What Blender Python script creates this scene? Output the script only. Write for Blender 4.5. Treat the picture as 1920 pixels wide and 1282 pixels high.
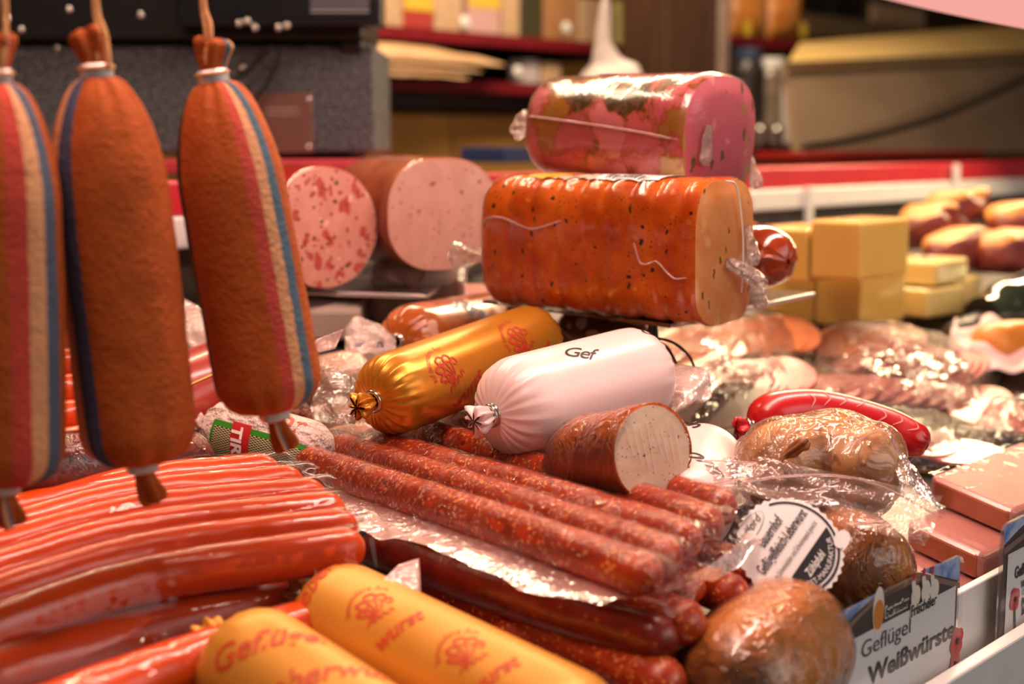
import bpy, bmesh, math, random
import numpy as np
from mathutils import Vector as V, noise as mnoise
random.seed(7); rng = np.random.RandomState(7)
sc = bpy.context.scene
for o in list(bpy.data.objects): bpy.data.objects.remove(o)
PI = math.pi
# ------------------------------------------------------------------ camera
F = 1920*50/36.0; PITCH = math.radians(8.0); CAMZ = 1.30
cam = bpy.data.objects.new('camera', bpy.data.cameras.new('camera')); sc.collection.objects.link(cam)
cam.location = (0, 0, CAMZ); cam.rotation_euler = (PI/2-PITCH, 0, 0)
cam.data.lens = 50; cam.data.sensor_width = 36; cam.data.clip_start = .02
cam.data.dof.use_dof = True; cam.data.dof.focus_distance = .90; cam.data.dof.aperture_fstop = 5.0
sc.camera = cam
# ------------------------------------------------------------------ frame of the counter (U along it, W into it)
ANG = math.radians(42.0)
U = V((math.sin(ANG), math.cos(ANG), 0)); W = V((-math.cos(ANG), math.sin(ANG), 0)); Z = V((0, 0, 1))
R0 = V((.145, .71, 0))
def uvz(u, v, z): return R0+U*u+W*v+Z*z
# ------------------------------------------------------------------ light
wd = bpy.data.worlds.new('world'); sc.world = wd; wd.use_nodes = True
wd.node_tree.nodes['Background'].inputs[0].default_value = (1, .93, .88, 1)
wd.node_tree.nodes['Background'].inputs[1].default_value = .06
def area(name, loc, target, sx, sy, energy, col):
    l = bpy.data.lights.new(name, 'AREA'); l.shape = 'RECTANGLE'; l.size = sx; l.size_y = sy; l.energy = energy; l.color = col
    o = bpy.data.objects.new(name, l); sc.collection.objects.link(o); o.location = loc
    d = (V(target)-V(loc)).normalized(); x = U-d*U.dot(d); x.normalize(); y = (-d).cross(x)
    from mathutils import Matrix
    o.rotation_euler = Matrix((x, y, -d)).transposed().to_euler()
    return o
area('case_lamp', uvz(.15, .10, 1.98), uvz(.15, .24, 1.05), 1.7, .10, 18, (1, .64, .52))
area('case_lamp', uvz(1.45, .60, 1.66), uvz(1.05, .30, 1.08), 1.3, .05, 13, (1, .74, .42))
area('shop_lamp', uvz(.9, 1.15, 2.25), uvz(.9, 1.5, 1.0), 2.4, .15, 34, (1, .78, .52))
area('market_daylight', uvz(.5, -1.5, 1.9), uvz(.2, .15, 1.08), 2.2, 1.0, 12.5, (1, .88, .82))
sc.view_settings.view_transform = 'Standard'; sc.view_settings.look = 'None'
sc.view_settings.exposure = .15; sc.view_settings.gamma = 1; sc.view_settings.use_curve_mapping = False
# ------------------------------------------------------------------ pixel -> direction / point
def ray(px, py):
    x = (px-960)/F; y = -(py-641)/F; c, s = math.cos(PITCH), math.sin(PITCH)
    d = V((x, c+y*s, -s+y*c)); return d/d.y
C0 = V((0, 0, CAMZ))
def at(px, py, Y): return C0+ray(px, py)*Y
def on_z(px, py, z): d = ray(px, py); return C0+d*((z-CAMZ)/d.z)
def on_plane(px, py, P, n): d = ray(px, py); return C0+d*((P-C0).dot(n)/d.dot(n))
def on_v(px, py, v): return on_plane(px, py, uvz(0, v, 1), W)
TS, T0 = .25, .98
TN = (Z-W*TS).normalized()
def on_tray(px, py, off=0): return on_plane(px, py, uvz(0, 0, T0+off), TN)
def tray_z(p): return T0+TS*(p-R0).dot(W)
# ------------------------------------------------------------------ materials
def C(h):
    r = [int(h[i:i+2], 16)/255 for i in (0, 2, 4)]
    return tuple([(c/12.92 if c <= .04045 else ((c+.055)/1.055)**2.4) for c in r]+[1])
class NT:
    def __init__(s, name):
        s.m = bpy.data.materials.new(name); s.m.use_nodes = True; s.t = s.m.node_tree; s.n = s.t.nodes; s.n.clear()
        s.out = s.n.new('ShaderNodeOutputMaterial'); s.tc = s.n.new('ShaderNodeTexCoord')
    def L(s, a, b): s.t.links.new(a, b)
    def node(s, typ, ins={}, **kw):
        n = s.n.new(typ)
        for k, v in kw.items(): setattr(n, k, v)
        for k, v in ins.items():
            if isinstance(v, bpy.types.NodeSocket): s.L(v, n.inputs[k])
            else: n.inputs[k].default_value = v
        return n
    def noise(s, scale, detail=3, rough=.55, dist=0, vec=None, mscale=None):
        v = vec or s.tc.outputs['Object']
        if mscale: v = s.node('ShaderNodeMapping', {'Vector': v, 'Scale': mscale}).outputs[0]
        return s.node('ShaderNodeTexNoise', {'Vector': v, 'Scale': scale, 'Detail': detail, 'Roughness': rough, 'Distortion': dist}).outputs[0]
    def voro(s, scale, feature='F1', vec=None, rnd=1, out='Distance', mscale=None):
        v = vec or s.tc.outputs['Object']
        if mscale: v = s.node('ShaderNodeMapping', {'Vector': v, 'Scale': mscale}).outputs[0]
        return s.node('ShaderNodeTexVoronoi', {'Vector': v, 'Scale': scale, 'Randomness': rnd}, feature=feature).outputs[out]
    def ramp(s, fac, stops, interp='LINEAR'):
        r = s.node('ShaderNodeValToRGB', {'Fac': fac}); cr = r.color_ramp; cr.interpolation = interp
        while len(cr.elements) < len(stops): cr.elements.new(.5)
        for e, (p, c) in zip(cr.elements, stops): e.position = p; e.color = c if not isinstance(c, str) else C(c)
        return r.outputs[0]
    def math(s, op, a, b=0, c=None):
        d = {0: a, 1: b}
        if c is not None: d[2] = c
        return s.node('ShaderNodeMath', d, operation=op).outputs[0]
    def mix(s, fac, a, b):
        n = s.node('ShaderNodeMix', data_type='RGBA')
        for i, v in ((0, fac), (6, a), (7, b)):
            if isinstance(v, bpy.types.NodeSocket): s.L(v, n.inputs[i])
            else: n.inputs[i].default_value = v if not isinstance(v, str) else C(v)
        return n.outputs[2]
    def bump(s, h, strength, dist=.002, normal=None):
        d = {'Height': h, 'Strength': strength, 'Distance': dist}
        if normal: d['Normal'] = normal
        return s.node('ShaderNodeBump', d).outputs[0]
    def princ(s, col, rough=.5, normal=None, **kw):
        p = s.node('ShaderNodeBsdfPrincipled')
        kk = {'Base Color': col, 'Roughness': rough}
        if normal: kk['Normal'] = normal
        kk.update(kw)
        for k, v in kk.items():
            if isinstance(v, bpy.types.NodeSocket): s.L(v, p.inputs[k])
            else: p.inputs[k].default_value = v if not isinstance(v, str) else C(v)
        s.L(p.outputs[0], s.out.inputs[0]); return p
def spots(t, col, layers):
    """layers: (scale, threshold, softness, colour, mscale, warp) flecks of another colour"""
    for i, l in enumerate(layers):
        sca, th, soft, c = l[:4]; ms = l[4] if len(l) > 4 else None; keep = l[5] if len(l) > 5 else .5
        wv = t.node('ShaderNodeTexNoise', {'Vector': t.tc.outputs['Object'], 'Scale': sca*1.1, 'Detail': 2}).outputs['Color']
        vec = t.node('ShaderNodeVectorMath', {0: t.tc.outputs['Object'], 1: t.node('ShaderNodeVectorMath', {0: wv, 3: .9/sca}, operation='SCALE').outputs[0]}, operation='ADD').outputs[0]
        if ms: vec = t.node('ShaderNodeMapping', {'Vector': vec, 'Scale': ms, 'Location': (i*3.1, i, 0)}).outputs[0]
        vn = t.node('ShaderNodeTexVoronoi', {'Vector': vec, 'Scale': sca})
        f = t.ramp(vn.outputs['Distance'], [(max(0, th-soft), (1, 1, 1, 1)), (th, (0, 0, 0, 1))])
        sep = t.node('ShaderNodeSeparateColor', {0: vn.outputs['Color']})
        g = t.math('GREATER_THAN', sep.outputs[0], keep)
        col = t.mix(t.math('MULTIPLY', f, g), col, c)
    return col
def mk(name, c1, c2=None, nscale=40, layers=(), rough=.45, bump=.0, bscale=120, bms=None, coat=0., crough=.12, sss=0., metal=0., spec=.5, bdist=.002, nms=None, lo=.35, hi=.65):
    t = NT(name); c2 = c2 or c1
    col = t.ramp(t.noise(nscale, 4, mscale=nms), [(lo, c1), (hi, c2)])
    if layers: col = spots(t, col, layers)
    n = t.bump(t.noise(bscale, 4, mscale=bms), bump, bdist) if bump else None
    kw = {'Coat Weight': coat, 'Coat Roughness': crough, 'Metallic': metal, 'Specular IOR Level': spec}
    if sss: kw.update({'Subsurface Weight': sss, 'Subsurface Radius': (.008, .004, .002), 'Subsurface Scale': 1.})
    t.princ(col, rough, n, **kw); return t.m
def plain(name, c, rough=.5, metal=0., spec=.5, coat=0.): 
    t = NT(name); t.princ(C(c), rough, None, Metallic=metal, **{'Specular IOR Level': spec, 'Coat Weight': coat}); return t.m
def film(name, haze=.06, hazec='f4dcd4', tint='ffffff', rough=.10, bscale=55, bstr=.5, gain=1.0, add=.02, crease=True, bdist=.004):
    t = NT(name)
    n1 = t.noise(bscale, 3, .6, 1.2)
    r = t.math('ABSOLUTE', t.math('SUBTRACT', n1, .5)); h = t.math('MULTIPLY', r, 2.2)
    if crease:
        vd = t.voro(bscale*.55, 'DISTANCE_TO_EDGE', vec=t.node('ShaderNodeVectorMath', {0: t.tc.outputs['Object'], 1: t.node('ShaderNodeVectorMath', {0: t.node('ShaderNodeTexNoise', {'Vector': t.tc.outputs['Object'], 'Scale': bscale*.4}).outputs['Color'], 3: .03}, operation='SCALE').outputs[0]}, operation='ADD').outputs[0])
        h = t.math('ADD', h, t.math('MULTIPLY', t.math('MINIMUM', vd, .25), .9))
    nb = t.bump(h, bstr, bdist)
    fr = t.node('ShaderNodeFresnel', {'IOR': 1.5, 'Normal': nb}).outputs[0]
    f = t.math('MINIMUM', t.math('MULTIPLY_ADD', fr, gain, add), 1.0)
    tr = t.node('ShaderNodeBsdfTransparent', {'Color': C(tint)}).outputs[0]
    gl = t.node('ShaderNodeBsdfGlossy', {'Color': (1, 1, 1, 1), 'Roughness': rough, 'Normal': nb}).outputs[0]
    m1 = t.node('ShaderNodeMixShader', {0: f, 1: tr, 2: gl}).outputs[0]
    di = t.node('ShaderNodeBsdfDiffuse', {'Color': C(hazec), 'Normal': nb}).outputs[0]
    m2 = t.node('ShaderNodeMixShader', {0: haze, 1: m1, 2: di}).outputs[0]
    t.L(m2, t.out.inputs[0]); return t.m
# ------------------------------------------------------------------ objects
col = sc.collection
def put(o, label=None, cat=None, group=None, kind=None):
    for k, v in (('label', label), ('category', cat), ('group', group), ('kind', kind)):
        if v: o[k] = v
    return o
def thing(name, label, cat, loc, group=None):
    o = bpy.data.objects.new(name, None); col.objects.link(o); o.location = loc; o.empty_display_size = .01
    return put(o, label, cat, group)
def rootloc(p):
    while p.parent: p = p.parent
    return V(p.location)
def mo(name, verts, faces, mat, parent=None, smooth=True, uvs=None, loc=None):
    me = bpy.data.meshes.new(name)
    vs = [V(v) for v in verts]
    if parent is not None: L = rootloc(parent)
    elif loc is not None: L = V(loc)
    else:
        c = sum(vs, V((0, 0, 0)))/len(vs); L = V((c.x, c.y, min(v.z for v in vs)))
    me.from_pydata([v-L for v in vs], [], faces)
    if smooth: me.polygons.foreach_set('use_smooth', [True]*len(me.polygons))
    if uvs is not None:
        ul = me.uv_layers.new(name='UVMap')
        for lp in me.loops: ul.data[lp.index].uv = uvs[lp.vertex_index]
    me.materials.append(mat); me.update()
    o = bpy.data.objects.new(name, me); col.objects.link(o)
    if parent is not None: o.parent = parent
    else: o.location = L
    return o
def catmull(pts, n):
    P = np.array([list(p) for p in pts], float)
    if len(P) == 2: P = np.vstack([P[0], P.mean(0), P[1]])
    Q = np.vstack([2*P[0]-P[1], P, 2*P[-1]-P[-2]]); out = []
    m = 24
    for i in range(len(P)-1):
        a, b, c, d = Q[i:i+4]
        for k in range(m):
            t = k/m
            out.append(.5*((2*b)+(-a+c)*t+(2*a-5*b+4*c-d)*t*t+(-a+3*b-3*c+d)*t**3))
    out.append(P[-1]); out = np.array(out)
    s = np.concatenate([[0], np.cumsum(np.linalg.norm(np.diff(out, axis=0), axis=1))]); L = s[-1]
    if np.isscalar(n): tt = np.linspace(0, 1, n)
    else: tt = np.asarray(n)
    return np.stack([np.interp(tt*L, s, out[:, k]) for k in range(3)], 1), L, tt
class Tube:
    """swept surface: ang 0 points to ref, positive turns about the tangent"""
    def __init__(s, pts, rfun, tt=48, seg=40, ref=(0, 0, 1), ripple=None, xs=None):
        s.P, s.L, s.t = catmull(pts, tt); n = len(s.P); s.seg = seg
        T = np.gradient(s.P, axis=0); T /= np.linalg.norm(T, axis=1)[:, None]; s.T = T
        r = np.array(ref, float)
        E1 = r[None]-T*(T@r)[:, None]; E1 /= np.linalg.norm(E1, axis=1)[:, None]; s.E1 = E1; s.E2 = np.cross(T, E1)
        s.r = np.array([rfun(t, t*s.L) for t in s.t]); s.ripple = ripple; s.xs = xs
    def pt(s, t, a, off=0):
        k = lambda A: np.array([np.interp(t, s.t, A[:, i]) for i in range(3)])
        r = np.interp(t, s.t, s.r)
        c, d = (math.cos(a), math.sin(a)) if not s.xs else s.xs(a)
        if s.ripple: r += s.ripple(t, a, s)
        rr = r+off
        return V(k(s.P)+(k(s.E1)*c+k(s.E2)*d)*rr)
    def build(s, name, mat, parent=None, caps=False):
        vs, uv, n, g = [], [], len(s.t), s.seg
        A = [-PI+2*PI*j/g for j in range(g+1)]
        for i in range(n):
            for a in A:
                r = s.r[i]
                if s.ripple: r += s.ripple(s.t[i], a, s)
                c, d = (math.cos(a), math.sin(a)) if not s.xs else s.xs(a)
                vs.append(s.P[i]+(s.E1[i]*c+s.E2[i]*d)*r); uv.append(((a+PI)/(2*PI), s.t[i]))
        fs = [(i*(g+1)+j, i*(g+1)+j+1, (i+1)*(g+1)+j+1, (i+1)*(g+1)+j) for i in range(n-1) for j in range(g)]
        o = mo(name, vs, fs, mat, parent, uvs=uv); s.o = o
        return o
    def ring(s, i, scale=1.0):
        g = s.seg; out = []
        for j in range(g):
            a = -PI+2*PI*j/g; c, d = (math.cos(a), math.sin(a)) if not s.xs else s.xs(a)
            r = s.r[i]*scale+(s.ripple(s.t[i], a, s) if s.ripple else 0)
            out.append(V(s.P[i]+(s.E1[i]*c+s.E2[i]*d)*r))
        return out
def cap(name, ring, mat, parent, bulge=0., n=V((0, 0, 0)), rings=5):
    c = sum(ring, V((0, 0, 0)))/len(ring); vs, fs, g = [], [], len(ring)
    for k in range(rings):
        f = 1-k/rings
        vs += [c+(p-c)*f+n*bulge*(1-f*f) for p in ring]
    vs.append(c+n*bulge)
    for k in range(rings-1):
        fs += [(k*g+j, k*g+(j+1) % g, (k+1)*g+(j+1) % g, (k+1)*g+j) for j in range(g)]
    k = rings-1; fs += [(k*g+j, k*g+(j+1) % g, len(vs)-1) for j in range(g)]
    return mo(name, vs, fs, mat, parent)
def ends(t, L, r, rn, a0, a1, p=2.0):
    """radius of a closed sausage at distance t*L"""
    s = t*L; q = r
    if a0 > 0 and s < a0: q = min(q, rn+(r-rn)*max(0, 1-(1-s/a0)**p)**(1/p))
    if a1 > 0 and L-s < a1: q = min(q, rn+(r-rn)*max(0, 1-(1-(L-s)/a1)**p)**(1/p))
    return q
def tt_ends(n=44, dens=9, e=.14):
    a = [e*(1-math.cos(PI/2*k/dens)) for k in range(dens)]
    return np.array(sorted(set([round(x, 5) for x in a+[e+(1-2*e)*k/n for k in range(n+1)]+[1-x for x in a]])))
def pleats(amp, reach, nn=13, seed=0, both=True, e0=True):
    rs = random.Random(seed); ph = [rs.uniform(0, 6.28) for _ in range(4)]
    def f(t, a, tb):
        s = t*tb.L; d = min(s if e0 else 9, (tb.L-s) if both else 9)
        if d > reach*3: return 0
        w = math.sin(nn*a+ph[0]+.8*math.sin(3*a+ph[1]))+.6*math.sin((nn*1.7//1)*a+ph[2]+.9*math.sin(2*a+ph[3]))
        return amp*w*(math.exp(-(d/reach)**1.3))*min(1, d/(reach*.25)+.35)
    return f
def ring(name, c, ax, R, r, mat, parent, sx=1, n=24, m=10, sy=1):
    ax = V(ax).normalized(); e1 = ax.orthogonal().normalized(); e2 = ax.cross(e1); vs, fs = [], []
    for i in range(n):
        a = 2*PI*i/n; d = e1*math.cos(a)*sx+e2*math.sin(a)*sy; dn = d.normalized()
        for j in range(m):
            b = 2*PI*j/m; vs.append(V(c)+d*R+dn*r*math.cos(b)+ax*r*math.sin(b))
    fs = [(i*m+j, ((i+1) % n)*m+j, ((i+1) % n)*m+(j+1) % m, i*m+(j+1) % m) for i in range(n) for j in range(m)]
    return mo(name, vs, fs, mat, parent)
def band(name, c, ax, R, w, th, mat, parent, e=None, sx=1.):
    """flat crimped metal band around an axis"""
    ax = V(ax).normalized(); e1 = (e-ax*e.dot(ax)).normalized() if e else ax.orthogonal().normalized(); e2 = ax.cross(e1); vs, fs = [], []
    prof = [(R-th, -w/2), (R, -w/2), (R+th*.7, -w/2+th*.7), (R+th*.7, w/2-th*.7), (R, w/2), (R-th, w/2)]; n, m = 28, len(prof)
    for i in range(n):
        a = 2*PI*i/n; k = 1/max(abs(math.cos(a)), abs(math.sin(a)))**.6
        d = e1*math.cos(a)*sx+e2*math.sin(a)
        vs += [V(c)+d*pr*k+ax*pz for pr, pz in prof]
    fs = [(i*m+j, ((i+1) % n)*m+j, ((i+1) % n)*m+(j+1) % m, i*m+(j+1) % m) for i in range(n) for j in range(m)]
    return mo(name, vs, fs, mat, parent, smooth=False)
def frill(name, c, ax, r0, r1, L, mat, parent, seed=0, nn=7, bend=V((0, 0, 0))):
    """gathered tail of a casing"""
    rs = random.Random(seed); ph = [rs.uniform(0, 6.28) for _ in range(3)]
    def rp(t, a, tb): return tb_r(t)*.32*math.sin(nn*a+ph[0]+math.sin(2*a+ph[1]))*(.3+t)+tb_r(t)*.15*math.sin(3*a+ph[2])*t
    def tb_r(t): return r0+(r1-r0)*min(1, t*1.4)**.8
    c = V(c); ax = V(ax).normalized()
    tb = Tube([c-ax*.001, c+ax*L*.5+bend*.4, c+ax*L+bend], lambda t, s: tb_r(t)*(1 if t < .9 else 1-(t-.9)*4.5), tt=14, seg=42, ripple=rp, ref=tuple(ax.orthogonal()))
    o = tb.build(name, mat, parent)
    return o
def pipe(name, pts, r, mat, parent=None, seg=8, n=30):
    tb = Tube(pts, lambda t, s: r if 0 < t < 1 else r*.5, tt=n, seg=seg, ref=(.31, .2, .93)); return tb.build(name, mat, parent)
def obox(name, O, ex, ey, ez, mat, parent=None, bev=.0, seg=2, jit=0):
    """box with corner O and full edge vectors"""
    bm = bmesh.new(); bmesh.ops.create_cube(bm, size=1)
    for v in bm.verts:
        c = v.co+V((.5, .5, .5)); v.co = O+ex*c.x+ey*c.y+ez*c.z
        if jit: v.co += V((random.uniform(-jit, jit) for _ in range(3)))
    if bev: bmesh.ops.bevel(bm, geom=list(bm.edges), offset=bev, segments=seg, affect='EDGES', profile=.5)
    bm.verts.index_update(); vs = [v.co.copy() for v in bm.verts]; fs = [[v.index for v in f.verts] for f in bm.faces]; bm.free()
    o = mo(name, vs, fs, mat, parent, smooth=False); return o
def vbox(name, x0, y0, x1, y1, v, depth, mat, parent=None, bev=.002):
    a = on_v(x0, y1, v); b = on_v(x1, y0, v); lu = (b-a).dot(U); h = b.z-a.z
    c = on_v(x0, y0, v); h = (h+c.z-a.z)/2
    return obox(name, a, U*lu, W*depth, Z*h, mat, parent, bev)
def grid(name, f, nu, nv, mat, parent=None, thick=0, uv=False):
    vs = [f(i/nu, j/nv) for j in range(nv+1) for i in range(nu+1)]
    fs = [(j*(nu+1)+i, j*(nu+1)+i+1, (j+1)*(nu+1)+i+1, (j+1)*(nu+1)+i) for j in range(nv) for i in range(nu)]
    o = mo(name, vs, fs, mat, parent, uvs=[(i/nu, j/nv) for j in range(nv+1) for i in range(nu+1)] if uv else None)
    if thick:
        md = o.modifiers.new('solid', 'SOLIDIFY'); md.thickness = thick; md.offset = 0
    return o
def quad(c, u, v):
    """bilinear point of corners c0 c1 (u) / c3 c2 (v up)"""
    return c[0]*(1-u)*(1-v)+c[1]*u*(1-v)+c[2]*u*v+c[3]*(1-u)*v
def text2d(s, size=1., shear=0., bold=0., align='LEFT', spacing=1.):
    cu = bpy.data.curves.new('lettering', 'FONT'); cu.body = s; cu.size = size; cu.shear = shear; cu.offset = bold; cu.align_x = align; cu.space_character = spacing
    cu.resolution_u = 4
    ob = bpy.data.objects.new('lettering', cu); col.objects.link(ob)
    dg = bpy.context.evaluated_depsgraph_get(); me = ob.evaluated_get(dg).to_mesh()
    vs = [(v.co.x, v.co.y) for v in me.vertices]; fs = [list(p.vertices) for p in me.polygons]
    ob.evaluated_get(dg).to_mesh_clear(); bpy.data.objects.remove(ob); bpy.data.curves.remove(cu)
    return vs, fs
def textw(s, size, **k):
    v, f = text2d(s, size, **k); return max([a for a, b in v]+[0])-min([a for a, b in v]+[0])
def text_on(name, s, fn, mat, parent, size=.01, width=None, **k):
    """lettering mapped through fn(x, y) -> point"""
    v, f = text2d(s, size, **k)
    if width:
        w = max(a for a, b in v)-min(a for a, b in v); v = [(a*width/w, b) for a, b in v]
    return mo(name, [fn(a, b) for a, b in v], f, mat, parent, smooth=False)
def ribbon2d(pts, w):
    """2d polyline -> strip"""
    P, L, t = catmull([V((x, y, 0)) for x, y in pts], 26); T = np.gradient(P, axis=0); T /= np.linalg.norm(T, axis=1)[:, None]
    N = np.stack([-T[:, 1], T[:, 0]], 1); vs, fs = [], []
    for i in range(len(P)):
        ww = w*(.35+.65*math.sin(PI*min(1, max(0, t[i]))))/2
        vs += [(P[i, 0]+N[i, 0]*ww, P[i, 1]+N[i, 1]*ww), (P[i, 0]-N[i, 0]*ww, P[i, 1]-N[i, 1]*ww)]
    fs = [(2*i, 2*i+1, 2*i+3, 2*i+2) for i in range(len(P)-1)]
    return vs, fs
def draw(name, parts, fn, mat, parent):
    vs, fs = [], []
    for v, f in parts:
        b = len(vs); vs += [fn(x, y) for x, y in v]; fs += [[i+b for i in q] for q in f]
    return mo(name, vs, fs, mat, parent, smooth=False)
def poly2d(name, pts, fn, mat, parent):
    return mo(name, [fn(x, y) for x, y in pts], [list(range(len(pts)))], mat, parent, smooth=False)
def ell(cx, cy, rx, ry, n=28, rot=0):
    return [(cx+rx*math.cos(a)*math.cos(rot)-ry*math.sin(a)*math.sin(rot), cy+rx*math.cos(a)*math.sin(rot)+ry*math.sin(a)*math.cos(rot)) for a in [2*PI*i/n for i in range(n)]]
def NZ(p, s=1.): return mnoise.noise(V(p)*s)
# ================================================================== MATERIAL LIBRARY
M = {}
M['white'] = mk('white_enamel', 'e4e2de', 'dcdad6', rough=.35)
M['steel'] = mk('brushed_steel', '6a605c', '7c726e', nscale=30, rough=.4, metal=.8, nms=(1, 12, 1))
M['darksteel'] = plain('dark_steel', '4a3f3d', .3, .8)
M['chrome'] = plain('clip_metal', 'd8d2cc', .22, 1.)
M['alu'] = plain('aluminium_clip', 'e6dcd8', .38, .75)
M['red'] = mk('red_plastic', 'c22a34', 'b82430', rough=.35)
M['darkred'] = mk('dark_red_shelf', '7a1620', '6a1018', rough=.4)
M['black'] = plain('black_plastic', '0c0b0c', .4)
M['blackgloss'] = plain('black_rubber', '14110f', .5)
M['string'] = mk('cotton_string', 'd9a06a', 'c88a55', nscale=600, rough=.9, bump=.4, bscale=900)
M['film'] = film('clear_film')
M['filmhaze'] = film('hazy_film', haze=.30, hazec='f0cfc4', rough=.18, bscale=40)
M['vac'] = film('vacuum_film', haze=.0, hazec='f0b8a8', rough=.05, bscale=20, bstr=.16, gain=.5, add=.0)
M['vacdry'] = film('vacuum_film_creased', haze=.008, hazec='f2c8c0', rough=.07, bscale=60, bstr=.85, gain=.65, add=.0)
M['cling'] = film('cling_film', haze=.015, rough=.08, bscale=60, bstr=.5, add=.0)
M['tightfilm'] = film('tight_film', haze=.0, rough=.06, bscale=30, bstr=.12, gain=.55, add=.0, crease=False)
M['flap'] = film('film_flap', haze=.36, hazec='f0c4bc', rough=.16, bscale=45, bstr=.4, add=.04)
M['bag'] = film('plastic_bag', haze=.06, hazec='f4d8c8', rough=.09, bscale=42, bstr=.7, gain=.9, add=.01)
M['fold'] = plain('film_fold', 'f4e6da', .3); M['ink_black'] = plain('black_ink', '141018', .5); M['ink_red'] = plain('red_ink', 'b8321c', .5); M['ink_blue'] = plain('blue_ink', '26306e', .5)
M['paper'] = plain('white_paper', 'ece6e4', .6)
# ================================================================== THE STALL (setting)
def plane_box(name, u0, u1, v0, v1, z0, z1, mat):
    return put(obox(name, uvz(u0, v0, z0), U*(u1-u0), W*(v1-v0), Z*(z1-z0), mat), kind='structure')
M['floor'] = mk('stall_floor', '5a5048', '4a423c', nscale=8, rough=.6)
M['tan'] = mk('tan_wall', 'a87a3c', '8a6230', nscale=3.2, rough=.55, lo=.3, hi=.7)
M['ceil'] = mk('stall_ceiling', 'cbb9a4', 'bfae9a', nscale=5, rough=.6)
plane_box('floor', -3.5, 6, -2.6, 3.0, -.04, 0, M['floor'])
plane_box('wall_back', -3.5, 6, 2.25, 2.33, 0, 2.6, M['tan'])
plane_box('wall_left', -3.5, -3.42, -.2, 2.25, 0, 2.6, M['tan'])
plane_box('wall_right', 5.9, 5.98, -.2, 2.25, 0, 2.6, M['tan'])
plane_box('ceiling', -3.5, 6, -.05, 2.33, 2.6, 2.66, M['ceil'])
# ------------------------------------------------------------------ display case
case = thing('display_case', 'white refrigerated display case with sloping steel tray and red rear ledge', 'display case', uvz(0.5, .3, 0))
obox('front_panel', uvz(-1.6, -.03, 0), U*4.6, W*.02, Z*.98, M['white'], case, .003)
a = on_v(1680, 1176, 0); RAILZ = a.z
obox('label_board', uvz(-1.6, 0, .93), U*4.6, W*.006, Z*(RAILZ-.93), M['white'], case, .001)
b = on_v(1820, 1226, -.022); LIPZ = b.z
obox('label_lip', uvz(-1.6, -.032, .90), U*4.6, W*.010, Z*(LIPZ-.90), M['white'], case, .0015)
obox('tray', uvz(-1.6, .006, T0-.012), U*4.6, (W+Z*TS)*.70, Z*.012, M['steel'], case, .001)
obox('cabinet', uvz(-1.6, .006, 0), U*4.6, W*.72, Z*.94, M['white'], case, .004)
r0 = V((.33, 2.0, 0)); RV = (r0-R0).dot(W)
obox('rear_ledge_red', uvz(-1.6, RV, 1.233), U*4.6, W*.03, Z*.032, M['red'], case, .003)
obox('rear_ledge_white', uvz(-1.6, RV-.004, 1.203), U*4.6, W*.03, Z*.030, M['white'], case, .003)
obox('rear_wall', uvz(-1.6, RV+.012, .95), U*4.6, W*.012, Z*.253, M['steel'], case, .001)
for px in (1522, 1795, 1130):
    p = on_v(px, 370, RV-.012); uu = (p-R0).dot(U)
    t0, t1 = (1.12, 1.235) if px != 1795 else (1.20, 1.262)
    obox('ledge_post', uvz(uu-.007, RV-.012, t0), U*.014, W*.008, Z*(t1-t0), M['white'], case, .001)
obox('rear_worktop', uvz(-1.6, RV+.03, 1.20), U*4.6, W*.45, Z*.05, mk('worktop', '6a4a34', '7a5840', nscale=9, rough=.45), case, .003)
obox('worktop_base', uvz(-1.6, RV+.06, 0), U*4.6, W*.38, Z*1.2, M['white'], case, .003)
HR = 1.45
hp = [at(5, -120, .62), at(185, -120, .66), at(385, -120, .70)]
hd = (hp[2]-hp[0]); hd.z = 0; hd.normalize()
q = V((hp[1].x, hp[1].y, HR))
rod = thing('hanging_rail', 'steel rail above the counter that carries the hanging sausages', 'rail', V((q.x, q.y, HR)))
pipe('rod', [q-hd*.5, q, q+hd*.34], .006, M['steel'], rod, seg=14)
for k in (-.45, .32):
    e = q+hd*k; pipe('rod_drop', [e, V((e.x, e.y, 2.62))], .005, M['steel'], rod, seg=10)
# plates on posts
PZ = 1.17
def plate(name, lab, px, posts, z=PZ):
    P = [on_z(x, y, z) for x, y in px]; c = sum(P, V((0, 0, 0)))/4
    t = thing(name, lab, 'shelf', V((c.x, c.y, tray_z(c))))
    n = len(P); vs = P+[p-Z*.003 for p in P]
    fs = [list(range(n)), list(range(2*n-1, n-1, -1))]+[[i, i+n, (i+1) % n+n, (i+1) % n] for i in range(n)]
    mo('shelf_plate', vs, fs, M['darkplate'], t, smooth=False)
    pipe('plate_edge', [P[0]-Z*.0015, (P[0]+P[1])/2-Z*.0015, P[1]-Z*.0015], .0022, M['alu'], t)
    for x, y in posts:
        p = on_z(x, y, z-.004); pipe('post', [p, V((p.x, p.y, tray_z(p)))], .0065, M['darksteel'], t, seg=16, n=6)
    return t
M['darkplate'] = mk('steel_plate', '5c4c4a', '6a5a56', nscale=20, rough=.25, metal=.7)
plate('riser_shelf', 'low steel riser shelf under the two big cut pink sausages', [(430, 541), (800, 553), (905, 488), (470, 480)], [(676, 551), (470, 530)])
plate('riser_shelf', 'low steel riser shelf under the orange loaf', [(1255, 607), (1527, 548), (1180, 522), (905, 562)], [(1224, 604), (1180, 545), (960, 560)])

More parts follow.
